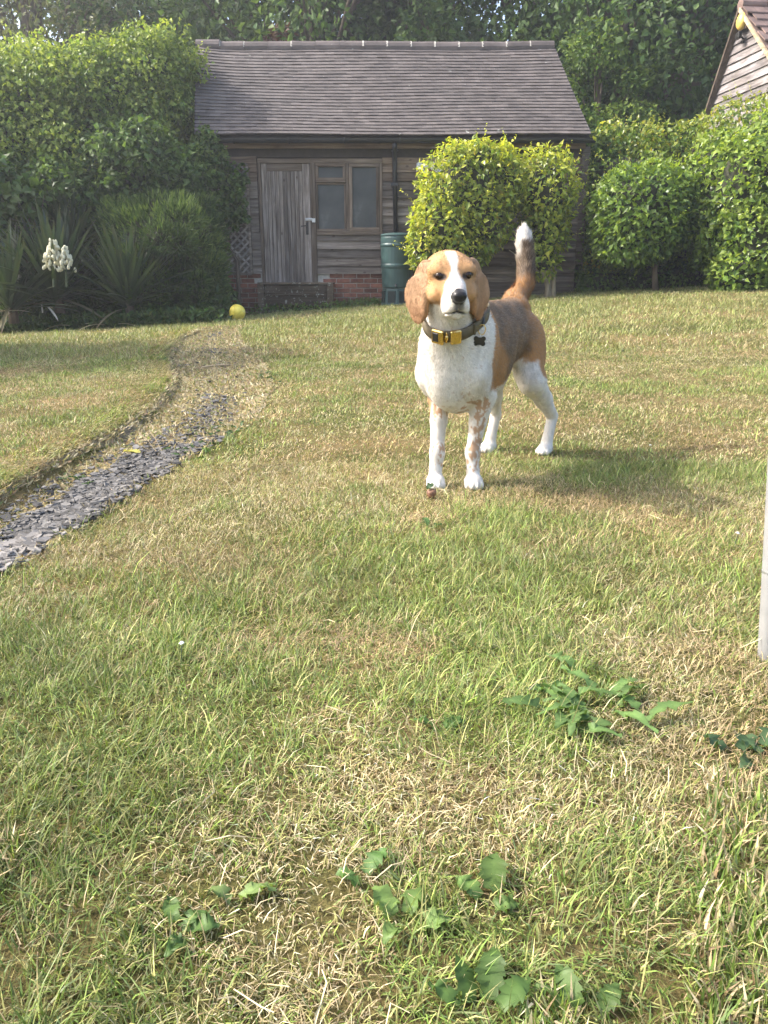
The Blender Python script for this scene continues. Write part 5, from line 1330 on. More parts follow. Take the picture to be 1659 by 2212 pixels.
# hind legs
PH = {-1: np.array([0.392, 2.80, 0]), 1: np.array([0.592, 2.755, 0])}
HOCK = {}
for s in (-1, 1):
    f0 = PH[s]; hip = B(-0.465, s * 0.040 - 0.032, 0.415); kn = B(-0.435, s * 0.080 - 0.012, 0.280); ho = f0 - DF * 0.028 + np.array([0.006, 0.0, 0.135]); HOCK[s] = ho
    ell((hip + kn) / 2 + DU * 0.015 - DF * 0.035, (0.044, 0.082, 0.132), tilt(BA, -0.12, 1, 2), 0.04)
    cap(hip - DF * 0.03, kn, 0.060, 0.044, 0.04)
    cap(kn - DF * 0.01, (kn + ho) / 2 - DF * 0.008, 0.044, 0.031, 0.03)
    cap((kn + ho) / 2 - DF * 0.008, ho, 0.031, 0.019, 0.02)
    cap(ho - DF * 0.014 + DU * 0.008, ho - DF * 0.010 - DU * 0.012, 0.0125, 0.014, 0.012)
    cap(ho, f0 + DU * 0.05 - DF * 0.006, 0.0195, 0.0185, 0.012)
    cap(f0 + DU * 0.05 - DF * 0.006, f0 + DU * 0.028, 0.0195, 0.022, 0.012)
    ell(f0 + DF * 0.012 + DU * 0.021, (0.027, 0.038, 0.021), BA, 0.014)
    for q, dx in enumerate((-0.0185, -0.0065, 0.0065, 0.0185)):
        ell(f0 + DS * dx + DF * (0.042 if q in (1, 2) else 0.033) + DU * 0.014, (0.0085, 0.016, 0.014), BA, 0.004)
# tail
tpx = [(1112, 652, 2.80, 0.030), (1124, 634, 2.85, 0.030), (1135, 612, 2.88, 0.0300), (1137, 585, 2.90, 0.0285), (1135, 555, 2.91, 0.0275), (1133, 528, 2.915, 0.0265), (1132, 508, 2.92, 0.0215), (1131.5, 492, 2.92, 0.009)]
tp_ = [(np.array(P(u, v, Y)), r_) for u, v, Y, r_ in tpx]
for (a, ra), (b, rb_) in zip(tp_[:-1], tp_[1:]): cap(a, b, ra, rb_, 0.018, 'tail')
cap(B(-0.48, -0.025, 0.50), tp_[0][0], 0.045, 0.034, 0.05, 'tail')
# head
ell(Hd(0, -0.012, 0.008), (0.067, 0.082, 0.058), HA, 0.02, 'head')
ell(Hd(0, 0.018, -0.018), (0.064, 0.062, 0.048), HA, 0.02, 'head')          # cheeks
for s in (-1, 1):
    ell(Hd(s * 0.040, 0.034, 0.030), (0.022, 0.022, 0.016), HA, 0.026, 'head')   # temple
    ell(Hd(s * 0.045, 0.038, -0.028), (0.020, 0.035, 0.022), HA, 0.018, 'head')  # cheek bone
cap(Hd(0, 0.045, 0.0), Hd(0, 0.122, -0.011), 0.032, 0.0235, 0.022, 'head')    # bridge
cap(Hd(0, 0.045, -0.034), Hd(0, 0.112, -0.038), 0.033, 0.026, 0.018, 'head')
for s in (-1, 1):
    ell(Hd(s * 0.0185, 0.096, -0.047), (0.0180, 0.036, 0.027), HA, 0.012, 'head')  # flews
ell(Hd(0, 0.088, -0.068), (0.020, 0.038, 0.013), HA, 0.010, 'head')              # chin
ell(Hd(0.0015, 0.141, -0.0100), (0.0185, 0.0140, 0.0150), HA, 0.005, 'nose')            # nose
cap(Hd(0, 0.0, -0.055), Hd(0, 0.06, -0.062), 0.038, 0.026, 0.02, 'head')         # throat
# ears
for s in (-1, 1):
    en = HF * 0.62 + HX * s * 0.72 + HU * 0.12; en /= np.linalg.norm(en); ew = np.cross(HU, en); ew /= np.linalg.norm(ew); eu = np.cross(en, ew)
    if eu.dot(HU) < 0: eu = -eu
    EA = np.stack([ew, en, eu])
    ell(Hd(s * 0.062, -0.012, 0.024), (0.026, 0.013, 0.024), EA, 0.014, 'ear')
    ell(Hd(s * 0.0735, -0.006, -0.006), (0.031, 0.0090, 0.046), EA, 0.010, 'ear')
    ell(Hd(s * 0.089, -0.004, -0.042), (0.043, 0.0080, 0.052), EA, 0.010, 'ear')
    ell(Hd(s * 0.082, 0.002, -0.078), (0.033, 0.0080, 0.039), EA, 0.010, 'ear')
    cap(Hd(s * 0.058, 0.014, 0.020), Hd(s * 0.064, 0.024, -0.03), 0.007, 0.007, 0.016, 'ear'); cap(Hd(s * 0.064, 0.024, -0.03), Hd(s * 0.067, 0.022, -0.085), 0.007, 0.006, 0.016, 'ear')
cuts = []
for s in (-1, 1):
    cuts.append((Hd(s * 0.0365, 0.072, 0.0205), np.array((0.0170, 0.0125, 0.0052)), tilt(HA, s * -0.12, 0, 2), 0.004))   # eye sockets
    cuts.append((Hd(0.0015 + s * 0.0088, 0.1565, -0.012), np.array((0.0042, 0.006, 0.0045)), HA, 0.003))                        # nostrils
for s in (-1, 1): cuts.append((Hd(s * 0.016, 0.128, -0.0575), np.array((0.022, 0.030, 0.0022)), tilt(HA, s * -0.36, 0, 2), 0.004))                                      # mouth line
cuts.append((Hd(0.001, 0.150, -0.040), np.array((0.0016, 0.02, 0.012)), HA, 0.003))

def d_prim(pr, p):
    if pr[0] == 'cap':
        _, a, b, ra, rb_, k, g = pr
        ba = b - a; t = np.clip(((p - a) @ ba) / ba.dot(ba), 0, 1)
        return np.linalg.norm(p - (a + t[:, None] * ba), axis=1) - (ra + (rb_ - ra) * t)
    _, c, rad, A, _, k, g = pr
    q = (p - c) @ A.T; k0 = np.linalg.norm(q / rad, axis=1); k1 = np.linalg.norm(q / rad ** 2, axis=1) + 1e-9
    e = np.where(k0 < 1e-6, -rad.min(), k0 * (k0 - 1) / k1)
    if pr[6] == 'ear': e = e + 0.0045 * (fbm(p * [1, 1, 0.3], 26, 1) - 0.5) * 1.7
    return e
def bounds(pr):
    if pr[0] == 'cap': return (pr[1] + pr[2]) / 2, np.linalg.norm(pr[1] - pr[2]) / 2 + max(pr[3], pr[4])
    return pr[1], pr[2].max()
order = {'body': 0, 'tail': 1, 'head': 2, 'nose': 3, 'ear': 4}
prims.sort(key=lambda q: order[q[6]])
def sdf(p, c=None, rad=None):
    d = np.full(len(p), 0.3)
    for pr in prims:
        k = pr[5]
        if c is not None:
            bc, br = bounds(pr)
            if np.linalg.norm(bc - c) > br + rad + k + 0.012: continue
        e = d_prim(pr, p)
        h = np.maximum(k - np.abs(d - e), 0) / k
        d = np.minimum(d, e) - h * h * h * k / 6
    if c is not None: d = d + 0.0042 * (fbm(p, 24, 2) - 0.5) * np.clip((np.linalg.norm(p - HC, axis=1) - 0.10) / 0.05, 0, 1) * np.clip(p[:, 2] / 0.1, 0.2, 1)
    for cc, rr_, A, k in cuts:
        if c is not None and np.linalg.norm(cc - c) > rr_.max() + rad + 0.02: continue
        e = -d_prim(('ell', cc, rr_, A, 0, k, ''), p)
        h = np.maximum(k - np.abs(d - e), 0) / k
        d = np.maximum(d, e) + h * h * h * k / 6
    return d
HS = 0.0041; NB = 8
lo = np.array([0.02, 1.96, -0.012]); hi = np.array([0.72, 3.02, 0.86])
nbk = np.ceil((hi - lo) / (HS * NB)).astype(int); dims = nbk * NB + 1
Fd = np.full(dims, 1.0, np.float32)
bi = np.stack(np.meshgrid(*[np.arange(n) for n in nbk], indexing='ij'), -1).reshape(-1, 3)
bc = lo + (bi + 0.5) * NB * HS; brad = NB * HS * 0.87
dc = np.concatenate([sdf(bc[i:i + 8000]) for i in range(0, len(bc), 8000)])
inside_blk = dc < -brad * 1.3
gk = np.stack(np.meshgrid(*[np.arange(NB + 1)] * 3, indexing='ij'), -1).reshape(-1, 3)
for i in np.where(dc < brad * 1.7)[0]:
    o3 = bi[i] * NB; sl_ = tuple(slice(o, o + NB + 1) for o in o3)
    if inside_blk[i] and dc[i] < -brad * 2.2:
        Fd[sl_] = np.minimum(Fd[sl_], -0.01) if False else -0.01; continue
    p = lo + (o3 + gk) * HS
    Fd[sl_] = sdf(p, bc[i], brad).reshape(NB + 1, NB + 1, NB + 1)
neg = Fd < 0
a8 = np.zeros(tuple(dims - 1), np.int8)
offs = [(i, j, k) for i in (0, 1) for j in (0, 1) for k in (0, 1)]
for o in offs: a8 += neg[o[0]:dims[0] - 1 + o[0], o[1]:dims[1] - 1 + o[1], o[2]:dims[2] - 1 + o[2]]
act = np.argwhere((a8 > 0) & (a8 < 8))
vid = np.full(tuple(dims - 1), -1, np.int32); vid[act[:, 0], act[:, 1], act[:, 2]] = np.arange(len(act))
acc = np.zeros((len(act), 3)); cnt_ = np.zeros(len(act))
val = {o: Fd[act[:, 0] + o[0], act[:, 1] + o[1], act[:, 2] + o[2]] for o in offs}
for a in offs:
    for ax_ in range(3):
        if a[ax_]: continue
        b = tuple(1 if q == ax_ else a[q] for q in range(3)); va, vb = val[a], val[b]; m = (va < 0) != (vb < 0)
        t = np.where(m, va / np.where(m, va - vb, 1), 0); pt = np.array(a, float)[None] + t[:, None] * (np.array(b) - np.array(a))[None]
        acc += np.where(m[:, None], pt, 0); cnt_ += m
DV = lo + (act + acc / cnt_[:, None]) * HS
quads = []
for ax_ in range(3):
    s0 = [slice(None)] * 3; s1 = [slice(None)] * 3; s0[ax_] = slice(0, -1); s1[ax_] = slice(1, None)
    ch = np.argwhere(neg[tuple(s0)] != neg[tuple(s1)]); n0 = neg[ch[:, 0], ch[:, 1], ch[:, 2]]
    u, v = (ax_ + 1) % 3, (ax_ + 2) % 3
    ok = (ch[:, u] > 0) & (ch[:, v] > 0) & (ch[:, u] < dims[u] - 1) & (ch[:, v] < dims[v] - 1); ch, n0 = ch[ok], n0[ok]
    def cell(du, dv):
        c = ch.copy(); c[:, u] -= du; c[:, v] -= dv; return vid[c[:, 0], c[:, 1], c[:, 2]]
    q = np.stack([cell(1, 1), cell(0, 1), cell(0, 0), cell(1, 0)], 1)
    q[~n0] = q[~n0][:, ::-1]; quads.append(q)
DQ = np.concatenate(quads); DQ = DQ[(DQ >= 0).all(1)]
# relax a little, normals from the distance field
for _ in range(2):
    s_ = np.zeros_like(DV); c_ = np.zeros(len(DV))
    for k in range(4):
        np.add.at(s_, DQ[:, k], DV[DQ[:, (k + 1) % 4]] + DV[DQ[:, (k + 3) % 4]]); np.add.at(c_, DQ[:, k], 2)
    DV = DV * 0.6 + 0.4 * s_ / np.maximum(c_, 1)[:, None]
fn = np.cross(DV[DQ[:, 2]] - DV[DQ[:, 0]], DV[DQ[:, 3]] - DV[DQ[:, 1]])
DN = np.zeros_like(DV)
for k in range(4): np.add.at(DN, DQ[:, k], fn)
DN = unit(DN)

# ---- coat colours, from where a point lies on the dog
WHITE = np.array([0.61, 0.575, 0.52]); TAN = np.array([0.355, 0.18, 0.068]); TAN_EAR = np.array([0.385, 0.235, 0.135]); SADDLE = np.array([0.088, 0.060, 0.038]); BLACK = np.array([0.016, 0.015, 0.016]); PINK = np.array([0.40, 0.27, 0.23])
def ramp01(x, a, b): return np.clip((x - a) / (b - a), 0, 1) ** 2 * (3 - 2 * np.clip((x - a) / (b - a), 0, 1))
def mixc(c, d, w): return c * (1 - w[:, None]) + d * w[:, None]
def grp(p):
    """nearest kind of prim"""
    best = np.full(len(p), 9.0); g = np.zeros(len(p), int)
    for kind, i in order.items():
        for pr in prims:
            if pr[6] == kind:
                e = d_prim(pr, p) - (0.004 if kind == 'nose' else 0.003 if kind == 'ear' else 0); m = e < best; best[m] = e[m]; g[m] = i
    return g
def coat(p, nrm):
    rel = p - OD; f = rel @ DF; s = rel @ DS; z = rel[:, 2]
    h = p - HC; hx = h @ HX; hf = h @ HF; hu = h @ HU
    g = grp(p)
    w1 = (fbm(p, 38, 3) - 0.5) * 2; w2 = (fbm(p + 5, 95, 2) - 0.5) * 2; w3 = (fbm(p + 9, 14, 2) - 0.5) * 2
    c = np.tile(WHITE, (len(p), 1))
    fl_ = fbm(p * [1, 1, 0.32], 48, 3); c = mixc(c, np.array([0.42, 0.37, 0.30]) * np.ones((len(p), 1)), 0.42 * ramp01(fl_, 0.50, 0.68))  # grey-tan mottling in the white paints the shading of fur partings
    # tan mantle: behind the shoulder line, over the top and sides, not low on the legs
    front = -0.005 - 0.10 * (z - 0.42) + 0.02 * w3 + 0.010 * w1          # boundary along the body
    side = np.abs(s) / 0.1
    low = 0.29 + 0.02 * w3 + 0.012 * w1 + 0.05 * ramp01(-f, 0.30, 0.36)
    low = np.where(f < -0.40, 0.200 + 0.62 * np.clip(f + 0.59, 0, 1) + 0.03 * w1 + 0.12 * ((s < 0.0) & (s > -0.055)), low)
    tan = ramp01(front - f, 0.0, 0.018) * ramp01(z - low, 0, 0.018)
    outer = ramp01(np.abs(s), 0.070, 0.086) * ramp01(z, 0.19, 0.22) * ramp01(-f, -0.03, 0.0) * ramp01(0.40 - z, 0.0, 0.03) * (f > -0.25)
    tan = np.maximum(tan, outer * (s < 0))
    # back edge of the thighs and hocks
    for k_ in (-1, 1):
        ho = HOCK[k_]; q = (p - ho) @ DF
        t_ = ramp01(-q + 0.25 * np.clip(z - 0.14, -0.1, 0.2) * 0 , 0.004, 0.016) * ramp01(z, 0.125, 0.14) * ramp01(0.36 - z, 0, 0.02) * (np.abs((p - ho) @ DS) < 0.075) * (f < -0.42)
        tan = np.maximum(tan, t_)
    inner = (f < -0.36) & (z < 0.40)
    tan = np.where(inner & (np.sign(s) * (nrm @ DS) < -0.15), tan * 0.12, tan)
    front_thigh = ramp01(nrm @ DF, 0.2, 0.5) * (f < -0.36) * ramp01(f, -0.475, -0.455) * ramp01(0.355 + 0.02 * w1 - z, 0, 0.02)
    tan = tan * (1 - front_thigh)
    body = g == 0
    c = np.where(body[:, None], mixc(c, TAN * (1 + 0.12 * w3)[:, None], tan), c)
    # grizzled saddle
    sd = ramp01(-0.05 - 0.09 * ramp01(0.46 - z, 0.0, 0.10) + 0.02 * w3 - f, 0, 0.05) * ramp01(f, -0.50, -0.40) * ramp01(z - (0.36 + 0.10 * ramp01(-f, 0.32, 0.46) - 0.08 * ramp01(-f, 0.08, 0.2) + 0.03 * w3), 0, 0.05)
    sd = np.clip(sd * (0.82 + 0.35 * w1), 0, 0.93) * tan
    c = np.where(body[:, None], mixc(c, SADDLE * (1 + 0.3 * w2)[:, None], sd), c)
    # neck: tan sides high up behind the ears
    nk = body & (z > 0.50) & (f > -0.06)
    tn = ramp01(z, 0.515, 0.545) * ramp01(0.085 - f + 0.01 * w1, 0, 0.02)
    c = np.where(nk[:, None], mixc(c, TAN, np.maximum(tn, tan)), c)
    # ticking on chest and legs
    spot = np.array([0.33, 0.17, 0.07])
    v1 = fbm(p * [1.2, 1.2, 0.75], 68, 2); v2 = fbm(p + 3, 130, 2)
    legs = (z < 0.31) & (f > -0.2)
    tk = np.zeros(len(p)); rt = np.random.RandomState(77)
    for k_ in (-1, 1):
        f0 = PF[k_]; top = B(-0.02, k_ * 0.072, 0.28); bot = f0 + np.array([0.0, 0.015, 0.06])
        for q_ in range(130 if k_ > 0 else 110):
            t_ = rt.rand(); ax_p = top + (bot - top) * t_; an = rt.randn() * 0.8 + (-1.45 if k_ > 0 else -1.2)
            hgt_ = ax_p[2] + rt.randn() * 0.006; rs_ = (0.0032 + 0.0058 * rt.rand() ** 1.6) * (1.15 - 0.3 * t_); tang = rt.randn() * 0.004
            near = np.abs(p[:, 2] - hgt_) < 0.03
            if not near.any(): continue
            dx_ = p[near] - ax_p; side_ = -math.sin(an) * dx_[:, 0] + math.cos(an) * dx_[:, 1] - tang; rad_ = math.cos(an) * dx_[:, 0] + math.sin(an) * dx_[:, 1]
            dist_ = np.sqrt(side_ ** 2 + (0.62 * (p[near, 2] - hgt_)) ** 2)
            tk[near] = np.maximum(tk[near], ramp01(rs_ * (1 + 0.5 * w2[near]) - dist_, 0, 0.0025) * (rad_ > 0) * (np.abs(side_) < 0.05) * (rad_ < 0.07))
    tick = np.where(legs, np.maximum(tk * 0.85, ramp01(v2, 0.64, 0.72) * 0.5), ramp01(v2, 0.745, 0.80) * 0.45)
    tick = np.where((s < -0.0) & (z > 0.3), tick * 0.2, tick)
    tick = np.where(z < 0.04, 0, tick)
    wmask = body & (c[:, 2] > 0.5)
    c = np.where(wmask[:, None], mixc(c, spot * np.ones((len(p), 1)), np.clip(tick, 0, 0.8)), c)
    # head
    hd = (g == 2)
    blaze = 0.0095 + 0.003 * w1 + 0.013 * ramp01(hf, 0.05, 0.10) + 0.007 * ramp01(hu, 0.035, 0.058)
    blz = ramp01(blaze - np.abs(hx + 0.002 - 0.05 * np.clip(hu, 0, 1)), -0.001, 0.006) * ramp01(hf, -0.02, 0.005)
    muz = ramp01(hf + 0.30 * np.clip(-hu - 0.01, 0, 0.1) - 0.35 * np.maximum(np.abs(hx) - 0.02, 0), 0.074, 0.088)
    thr = ramp01(-hu - 0.050 + 0.35 * np.abs(hx) * 0, 0.0, 0.015) 
    hs_ = (fbm(p * [1, 1, 0.6], 70, 3) - 0.5) * 2; c = np.where(hd[:, None], np.array([0.385, 0.215, 0.095]) * (1 + 0.15 * w3 + 0.4 * hs_)[:, None], c)
    wh = np.clip(blz + muz + thr, 0, 1)
    c = np.where(hd[:, None], mixc(c, WHITE, wh), c)
    for s_ in (-1, 1):
        e = Hd(s_ * 0.0365, 0.062, 0.0203); q = p - e
        dd = np.sqrt((q @ HX / 2.0) ** 2 + (q @ HU / 1.0) ** 2 + (q @ HF / 3) ** 2)
        c = np.where(hd[:, None], mixc(c, np.array([0.035, 0.024, 0.018]) * np.ones((len(p), 1)), ramp01(0.0112 - dd, 0, 0.004)), c)
        bl = np.array([0.62, 0.42, 0.22]); q2 = p - Hd(s_ * 0.032, 0.06, 0.040); c = np.where(hd[:, None], mixc(c, bl * np.ones((len(p), 1)), 0.0 * q2[:, 0]), c)
    # freckled, greyish skin around nose and lips
    md = ramp01(hf, 0.105, 0.128) * ramp01(-hu, 0.008, -0.01) 
    c = np.where(hd[:, None], mixc(c, np.array([0.34, 0.28, 0.25]) * np.ones((len(p), 1)), 0.7 * md * ramp01(w2, -0.7, 0.5)), c)
    fk = ramp01(fbm(p + 7, 150, 2), 0.52, 0.62) * ramp01(hf, 0.07, 0.085) * 0.45; c = np.where(hd[:, None], mixc(c, np.array([0.40, 0.30, 0.25]) * np.ones((len(p), 1)), fk * wh), c)
    mouth = ramp01(0.0065 - np.abs(hu + 0.0515 + 0.376 * np.abs(hx)), 0, 0.004) * ramp01(hf, 0.085, 0.10) * (1 - 0.75 * ramp01(np.abs(hx - 0.004), 0.012, 0.022))
    c = np.where((hd)[:, None], mixc(c, BLACK * 2 * np.ones((len(p), 1)), np.clip(mouth * 0.8, 0, 1)), c)
    under = ramp01(0.017 - np.abs(hx - 0.003), 0, 0.007) * ramp01(hf, 0.128, 0.136) * ramp01(-hu, 0.026, 0.032)  # dark mouth shading painted below the nose
    c = np.where(hd[:, None], mixc(c, BLACK * 2 * np.ones((len(p), 1)), under * 0.8), c)
    c = np.where((g == 3)[:, None], BLACK * np.ones((len(p), 1)), c)
    es = (fbm(p * [1, 1, 0.2], 85, 2) - 0.5) * 2; elow = ramp01(-hu, 0.03, 0.10); c = np.where((g == 4)[:, None], TAN_EAR * (1 + 0.14 * w3 + 0.3 * es)[:, None] * (1 - elow[:, None] * np.array([0.0, 0.10, 0.16])), c)
    # tail: tan root, grizzled dark middle, white brush
    tl = g == 1; tz = z
    ct = mixc(np.tile(TAN * 0.95, (len(p), 1)), SADDLE * (1.15 + 0.5 * w1)[:, None], ramp01(tz + 0.02 * w1, 0.59, 0.635))
    ct = mixc(ct, WHITE * np.ones((len(p), 1)), ramp01(tz - 0.10 * (p[:, 0] - tp_[5][0][0]) * -1 + 0.012 * w1, 0.735, 0.755))
    edge_w = ramp01(-(p[:, 0] - tp_[4][0][0]), 0.012, 0.024) * ramp01(tz, 0.66, 0.72) * 0.8; ct = mixc(ct, WHITE * np.ones((len(p), 1)), edge_w)
    c = np.where(tl[:, None], ct, c)
    return np.clip(c * (1 + 0.06 * w2)[:, None], 0.008, 0.85), g
DC, DG = coat(DV, DN)

droot = OD + DF * -0.27
dog = empty('dog', Vector(droot), 'tan and white hound dog with dark saddle standing on the lawn facing the camera', 'dog')
def mat_coat():
    m, t, out = nt('dog_coat'); L = t.links.new
    at = nd(t, 'ShaderNodeAttribute', attribute_name='Col'); b = nd(t, 'ShaderNodeBsdfPrincipled', Roughness=0.7); b.inputs['Specular IOR Level'].default_value = 0.2
    gl = nd(t, 'ShaderNodeAttribute', attribute_name='wet'); L(at.outputs['Color'], b.inputs['Base Color'])
    mr = nd(t, 'ShaderNodeMapRange'); mr.inputs['To Min'].default_value = 0.75; mr.inputs['To Max'].default_value = 0.28; L(gl.outputs['Fac'], mr.inputs['Value']); L(mr.outputs[0], b.inputs['Roughness'])
    b.inputs['Sheen Weight'].default_value = 0.15
    tc = nd(t, 'ShaderNodeTexCoord'); nz = nd(t, 'ShaderNodeTexNoise', Scale=260.0, Detail=3.0); L(tc.outputs['Object'], nz.inputs['Vector'])
    bp = nd(t, 'ShaderNodeBump', Strength=0.25, Distance=0.002); L(nz.outputs['Fac'], bp.inputs['Height']); L(bp.outputs[0], b.inputs['Normal'])
    L(b.outputs[0], out.inputs[0]); return m
me = npmesh('body', DV - droot, DQ, mat_coat(), DC, True)
wa = me.attributes.new('wet', 'FLOAT', 'POINT'); wa.data.foreach_set('value', (DG == 3).astype(np.float32))
body = link('body', me, dog, Vector(droot))
# eyes
def mat_eye():
    m, t, out = nt('dark_eye'); b = nd(t, 'ShaderNodeBsdfPrincipled', Roughness=0.12); b.inputs['Base Color'].default_value = (0.022, 0.011, 0.006, 1); b.inputs['Specular IOR Level'].default_value = 0.35; t.links.new(b.outputs[0], out.inputs[0]); return m
M_eye = mat_eye()
bm = bmesh.new(); bmesh.ops.create_uvsphere(bm, u_segments=20, v_segments=14, radius=0.0118); eme = bpy.data.meshes.new('eye'); bm.to_mesh(eme); bm.free(); eme.polygons.foreach_set('use_smooth', np.ones(len(eme.polygons), bool)); eme.materials.append(M_eye)
for s in (-1, 1): link('eye', eme, dog, Vector(Hd(s * 0.0365, 0.0520, 0.0198)))

# ---- short fur lying along the body
def flow(p, n, g):
    h = p - HC; hf_ = h @ HF
    d = np.where((g >= 2)[:, None], -HF * 0.9 - DU * 0.25, -DF * 0.6 - DU * 0.8)
    z = p[:, 2]; rel = p - OD; f = rel @ DF
    d = np.where(((g == 0) & (z > 0.42))[:, None], -DF * 1.0 - DU * 0.35, d)
    d = np.where(((g == 0) & (z < 0.28))[:, None], -DU * 1.0 - DF * 0.1, d)
    d = np.where((g == 4)[:, None], -DU * 1.0, d)
    d = np.where((g == 1)[:, None], DU * 1.0 + DF * -0.15, d)
    w = np.stack([fbm(p + 11, 16, 2), fbm(p + 23, 16, 2), fbm(p + 37, 16, 2)], 1) - 0.5
    d = d + w * 1.3
    return unit(d - n * (d * n).sum(1, keepdims=True))
rf = np.random.RandomState(17)
ar = np.linalg.norm(fn, axis=1); NF = 210000
wgt = ar.copy(); gq = DG[DQ[:, 0]]
wgt[gq == 3] = 0
cz = DV[DQ].mean(1)
for s in (-1, 1): wgt[np.linalg.norm((cz - Hd(s * 0.0365, 0.062, 0.0203)) * 1.0, axis=1) < 0.010] = 0
wgt[(gq >= 2)] *= 1.6
k = rf.choice(len(DQ), NF, p=wgt / wgt.sum())
uv_ = rf.rand(NF, 2); q = DQ[k]
bil = lambda A: (A[q[:, 0]] * ((1 - uv_[:, :1]) * (1 - uv_[:, 1:])) + A[q[:, 1]] * (uv_[:, :1] * (1 - uv_[:, 1:])) + A[q[:, 2]] * (uv_[:, :1] * uv_[:, 1:]) + A[q[:, 3]] * ((1 - uv_[:, :1]) * uv_[:, 1:]))
fp = bil(DV); fN = unit(bil(DN)); fC = bil(DC); fg = DG[q[:, 0]]
fd = flow(fp, fN, fg)
Lh = np.array([0.0080, 0.016, 0.0062, 0.001, 0.0065])[fg] * (0.6 + 0.8 * rf.rand(NF))
relz = fp[:, 2]; Lh = np.where((fg == 0) & (relz < 0.28), Lh * 0.5, Lh)
hfp = (fp - HC) @ HF; Lh = np.where((fg == 2) & (hfp > 0.05), Lh * 0.62, Lh)
lift = np.where(fg == 1, 0.35, 0.20) + 0.14 * rf.rand(NF)
chest = (fg == 0) & (((fp - OD) @ DF) > 0.03) & (relz < 0.42); Lh = np.where(chest, Lh * 0.85, Lh); lift = np.where(chest, lift + 0.02, lift)
tipd = unit(fd + fN * lift[:, None] + rf.randn(NF, 3) * np.where(chest, 0.14, np.where(fg == 4, 0.13, 0.14))[:, None])
sdv = unit(np.cross(tipd, fN)); wdt = (0.0009 + 0.0006 * rf.rand(NF))[:, None]
base = fp - fN * 0.0008
Vf = np.stack([base - sdv * wdt, base + sdv * wdt, base + tipd * Lh[:, None]], 1).reshape(-1, 3)
fcol = np.clip(fC * np.exp(rf.randn(NF, 1) * 0.14) , 0.006, 0.88)
m_ = (fC[:, 2] < 0.12) & (fg <= 1); fcol = np.where((m_ & (rf.rand(NF) < 0.16))[:, None], np.array([0.24, 0.18, 0.125]), fcol)
me = npmesh('fur', Vf - droot, np.arange(3 * NF).reshape(-1, 3), None, np.repeat(fcol, 3, 0), True)
nrm_ = unit(np.repeat(fN + rf.randn(NF, 3) * np.where(chest, 0.14, np.where(fg == 4, 0.16, np.where(fg == 2, 0.26, 0.18)))[:, None], 3, 0))
me.normals_split_custom_set_from_vertices(nrm_.astype(np.float32).tolist())
mfur = mat_leaf('dog_fur', 0.25, 0.6, 0.0, (1, 1, 1))
me.materials.append(mfur)
tag(link('fur', me, dog, Vector(droot)), kind='stuff')

# ---- collar: strap following the neck, gold buckle, ring and bone shaped tag
M_strap = mat_simple('olive_leather', (0.10, 0.08, 0.045), 0.75, var=0.2, scale=60, bump=0.2)
M_strap2 = mat_simple('black_strap', (0.02, 0.02, 0.022), 0.5)
M_gold = mat_simple('gold_metal', (0.80, 0.56, 0.20), 0.16, metal=1.0, var=0.08)
M_blk = mat_simple('black_enamel', (0.014, 0.013, 0.014), 0.3, coat=0.3)
cn = np.array(P(983, 700, 2.245)); cn = np.array([0.196, 2.232, 0.512])
na = np.array(HC + np.array([0, 0.03, -0.05])) - B(0.02, 0, 0.42); na /= np.linalg.norm(na)
na = unit(np.array([-0.05, -0.42, 0.90]))
e1 = np.cross(na, [0, 1, 0]); e1 /= np.linalg.norm(e1); e2 = np.cross(na, e1)
if e2[1] > 0: e2 = -e2
if e1[0] < 0: e1 = -e1                                      # e1 to the right in the picture, e2 towards the lens
NA = 56; ring = []
for k_ in range(NA):
    a = 2 * math.pi * k_ / NA; dr_ = e1 * math.cos(a) + e2 * math.sin(a)
    t = np.arange(0.015, 0.16, 0.0015); dd = sdf(cn + dr_[None] * t[:, None]); hit = np.where(dd > 0)[0]
    ring.append((dr_, t[hit[0]] if len(hit) else 0.1))
rr_ = np.array([q[1] for q in ring]); 
for _ in range(4): rr_ = np.maximum(rr_, 0.25 * np.roll(rr_, 1) + 0.5 * rr_ + 0.25 * np.roll(rr_, -1))
def cpt(a, out=0.0, up=0.0):
    i = (a / (2 * math.pi) * NA) % NA; i0 = int(i); f = i - i0; rad = rr_[i0] * (1 - f) + rr_[(i0 + 1) % NA] * f
    d = e1 * math.cos(a) + e2 * math.sin(a); return cn + d * (rad + 0.004 + out) + na * up, d
hw_ = 0.0160; V = []; F = []
for k_ in range(NA):
    a = 2 * math.pi * k_ / NA
    for out, up in ((0.0, -hw_), (0.005, -hw_), (0.0058, 0), (0.005, hw_), (0.0, hw_)): V.append(cpt(a, out, up)[0])
for k_ in range(NA):
    for j in range(5):
        a, b = k_ * 5 + j, k_ * 5 + (j + 1) % 5; c, d = ((k_ + 1) % NA) * 5 + (j + 1) % 5, ((k_ + 1) % NA) * 5 + j; F.append((a, b, c, d))
cl0 = Vector(cn)
collar = link('collar', pymesh('collar', [Vector(v - cn) for v in V], F, M_strap, True), dog, cl0)
def frame_at(a, out=0.006, up=0.0):
    p, d = cpt(a, out, up); p2, _ = cpt(a + 0.05, out, up); tx = unit(p2 - p); return p, tx, d
def slab(name, a, w, h, th, mat, out=0.006, bev=0.003, par=collar, du=0.0):
    p, tx, d = frame_at(a, out); zz = unit(np.cross(tx, d)); zz = zz if zz[2] > 0 else -zz; yy = np.cross(zz, tx)
    me = MB().box((-w / 2, -th / 2, -h / 2), (w / 2, th / 2, h / 2)).mesh(name, mat, bevel=bev)
    o = link(name, me, par, Vector(p + zz * du)); o.rotation_euler = Matrix(np.stack([tx, yy, zz], 1).tolist()).to_euler(); return o
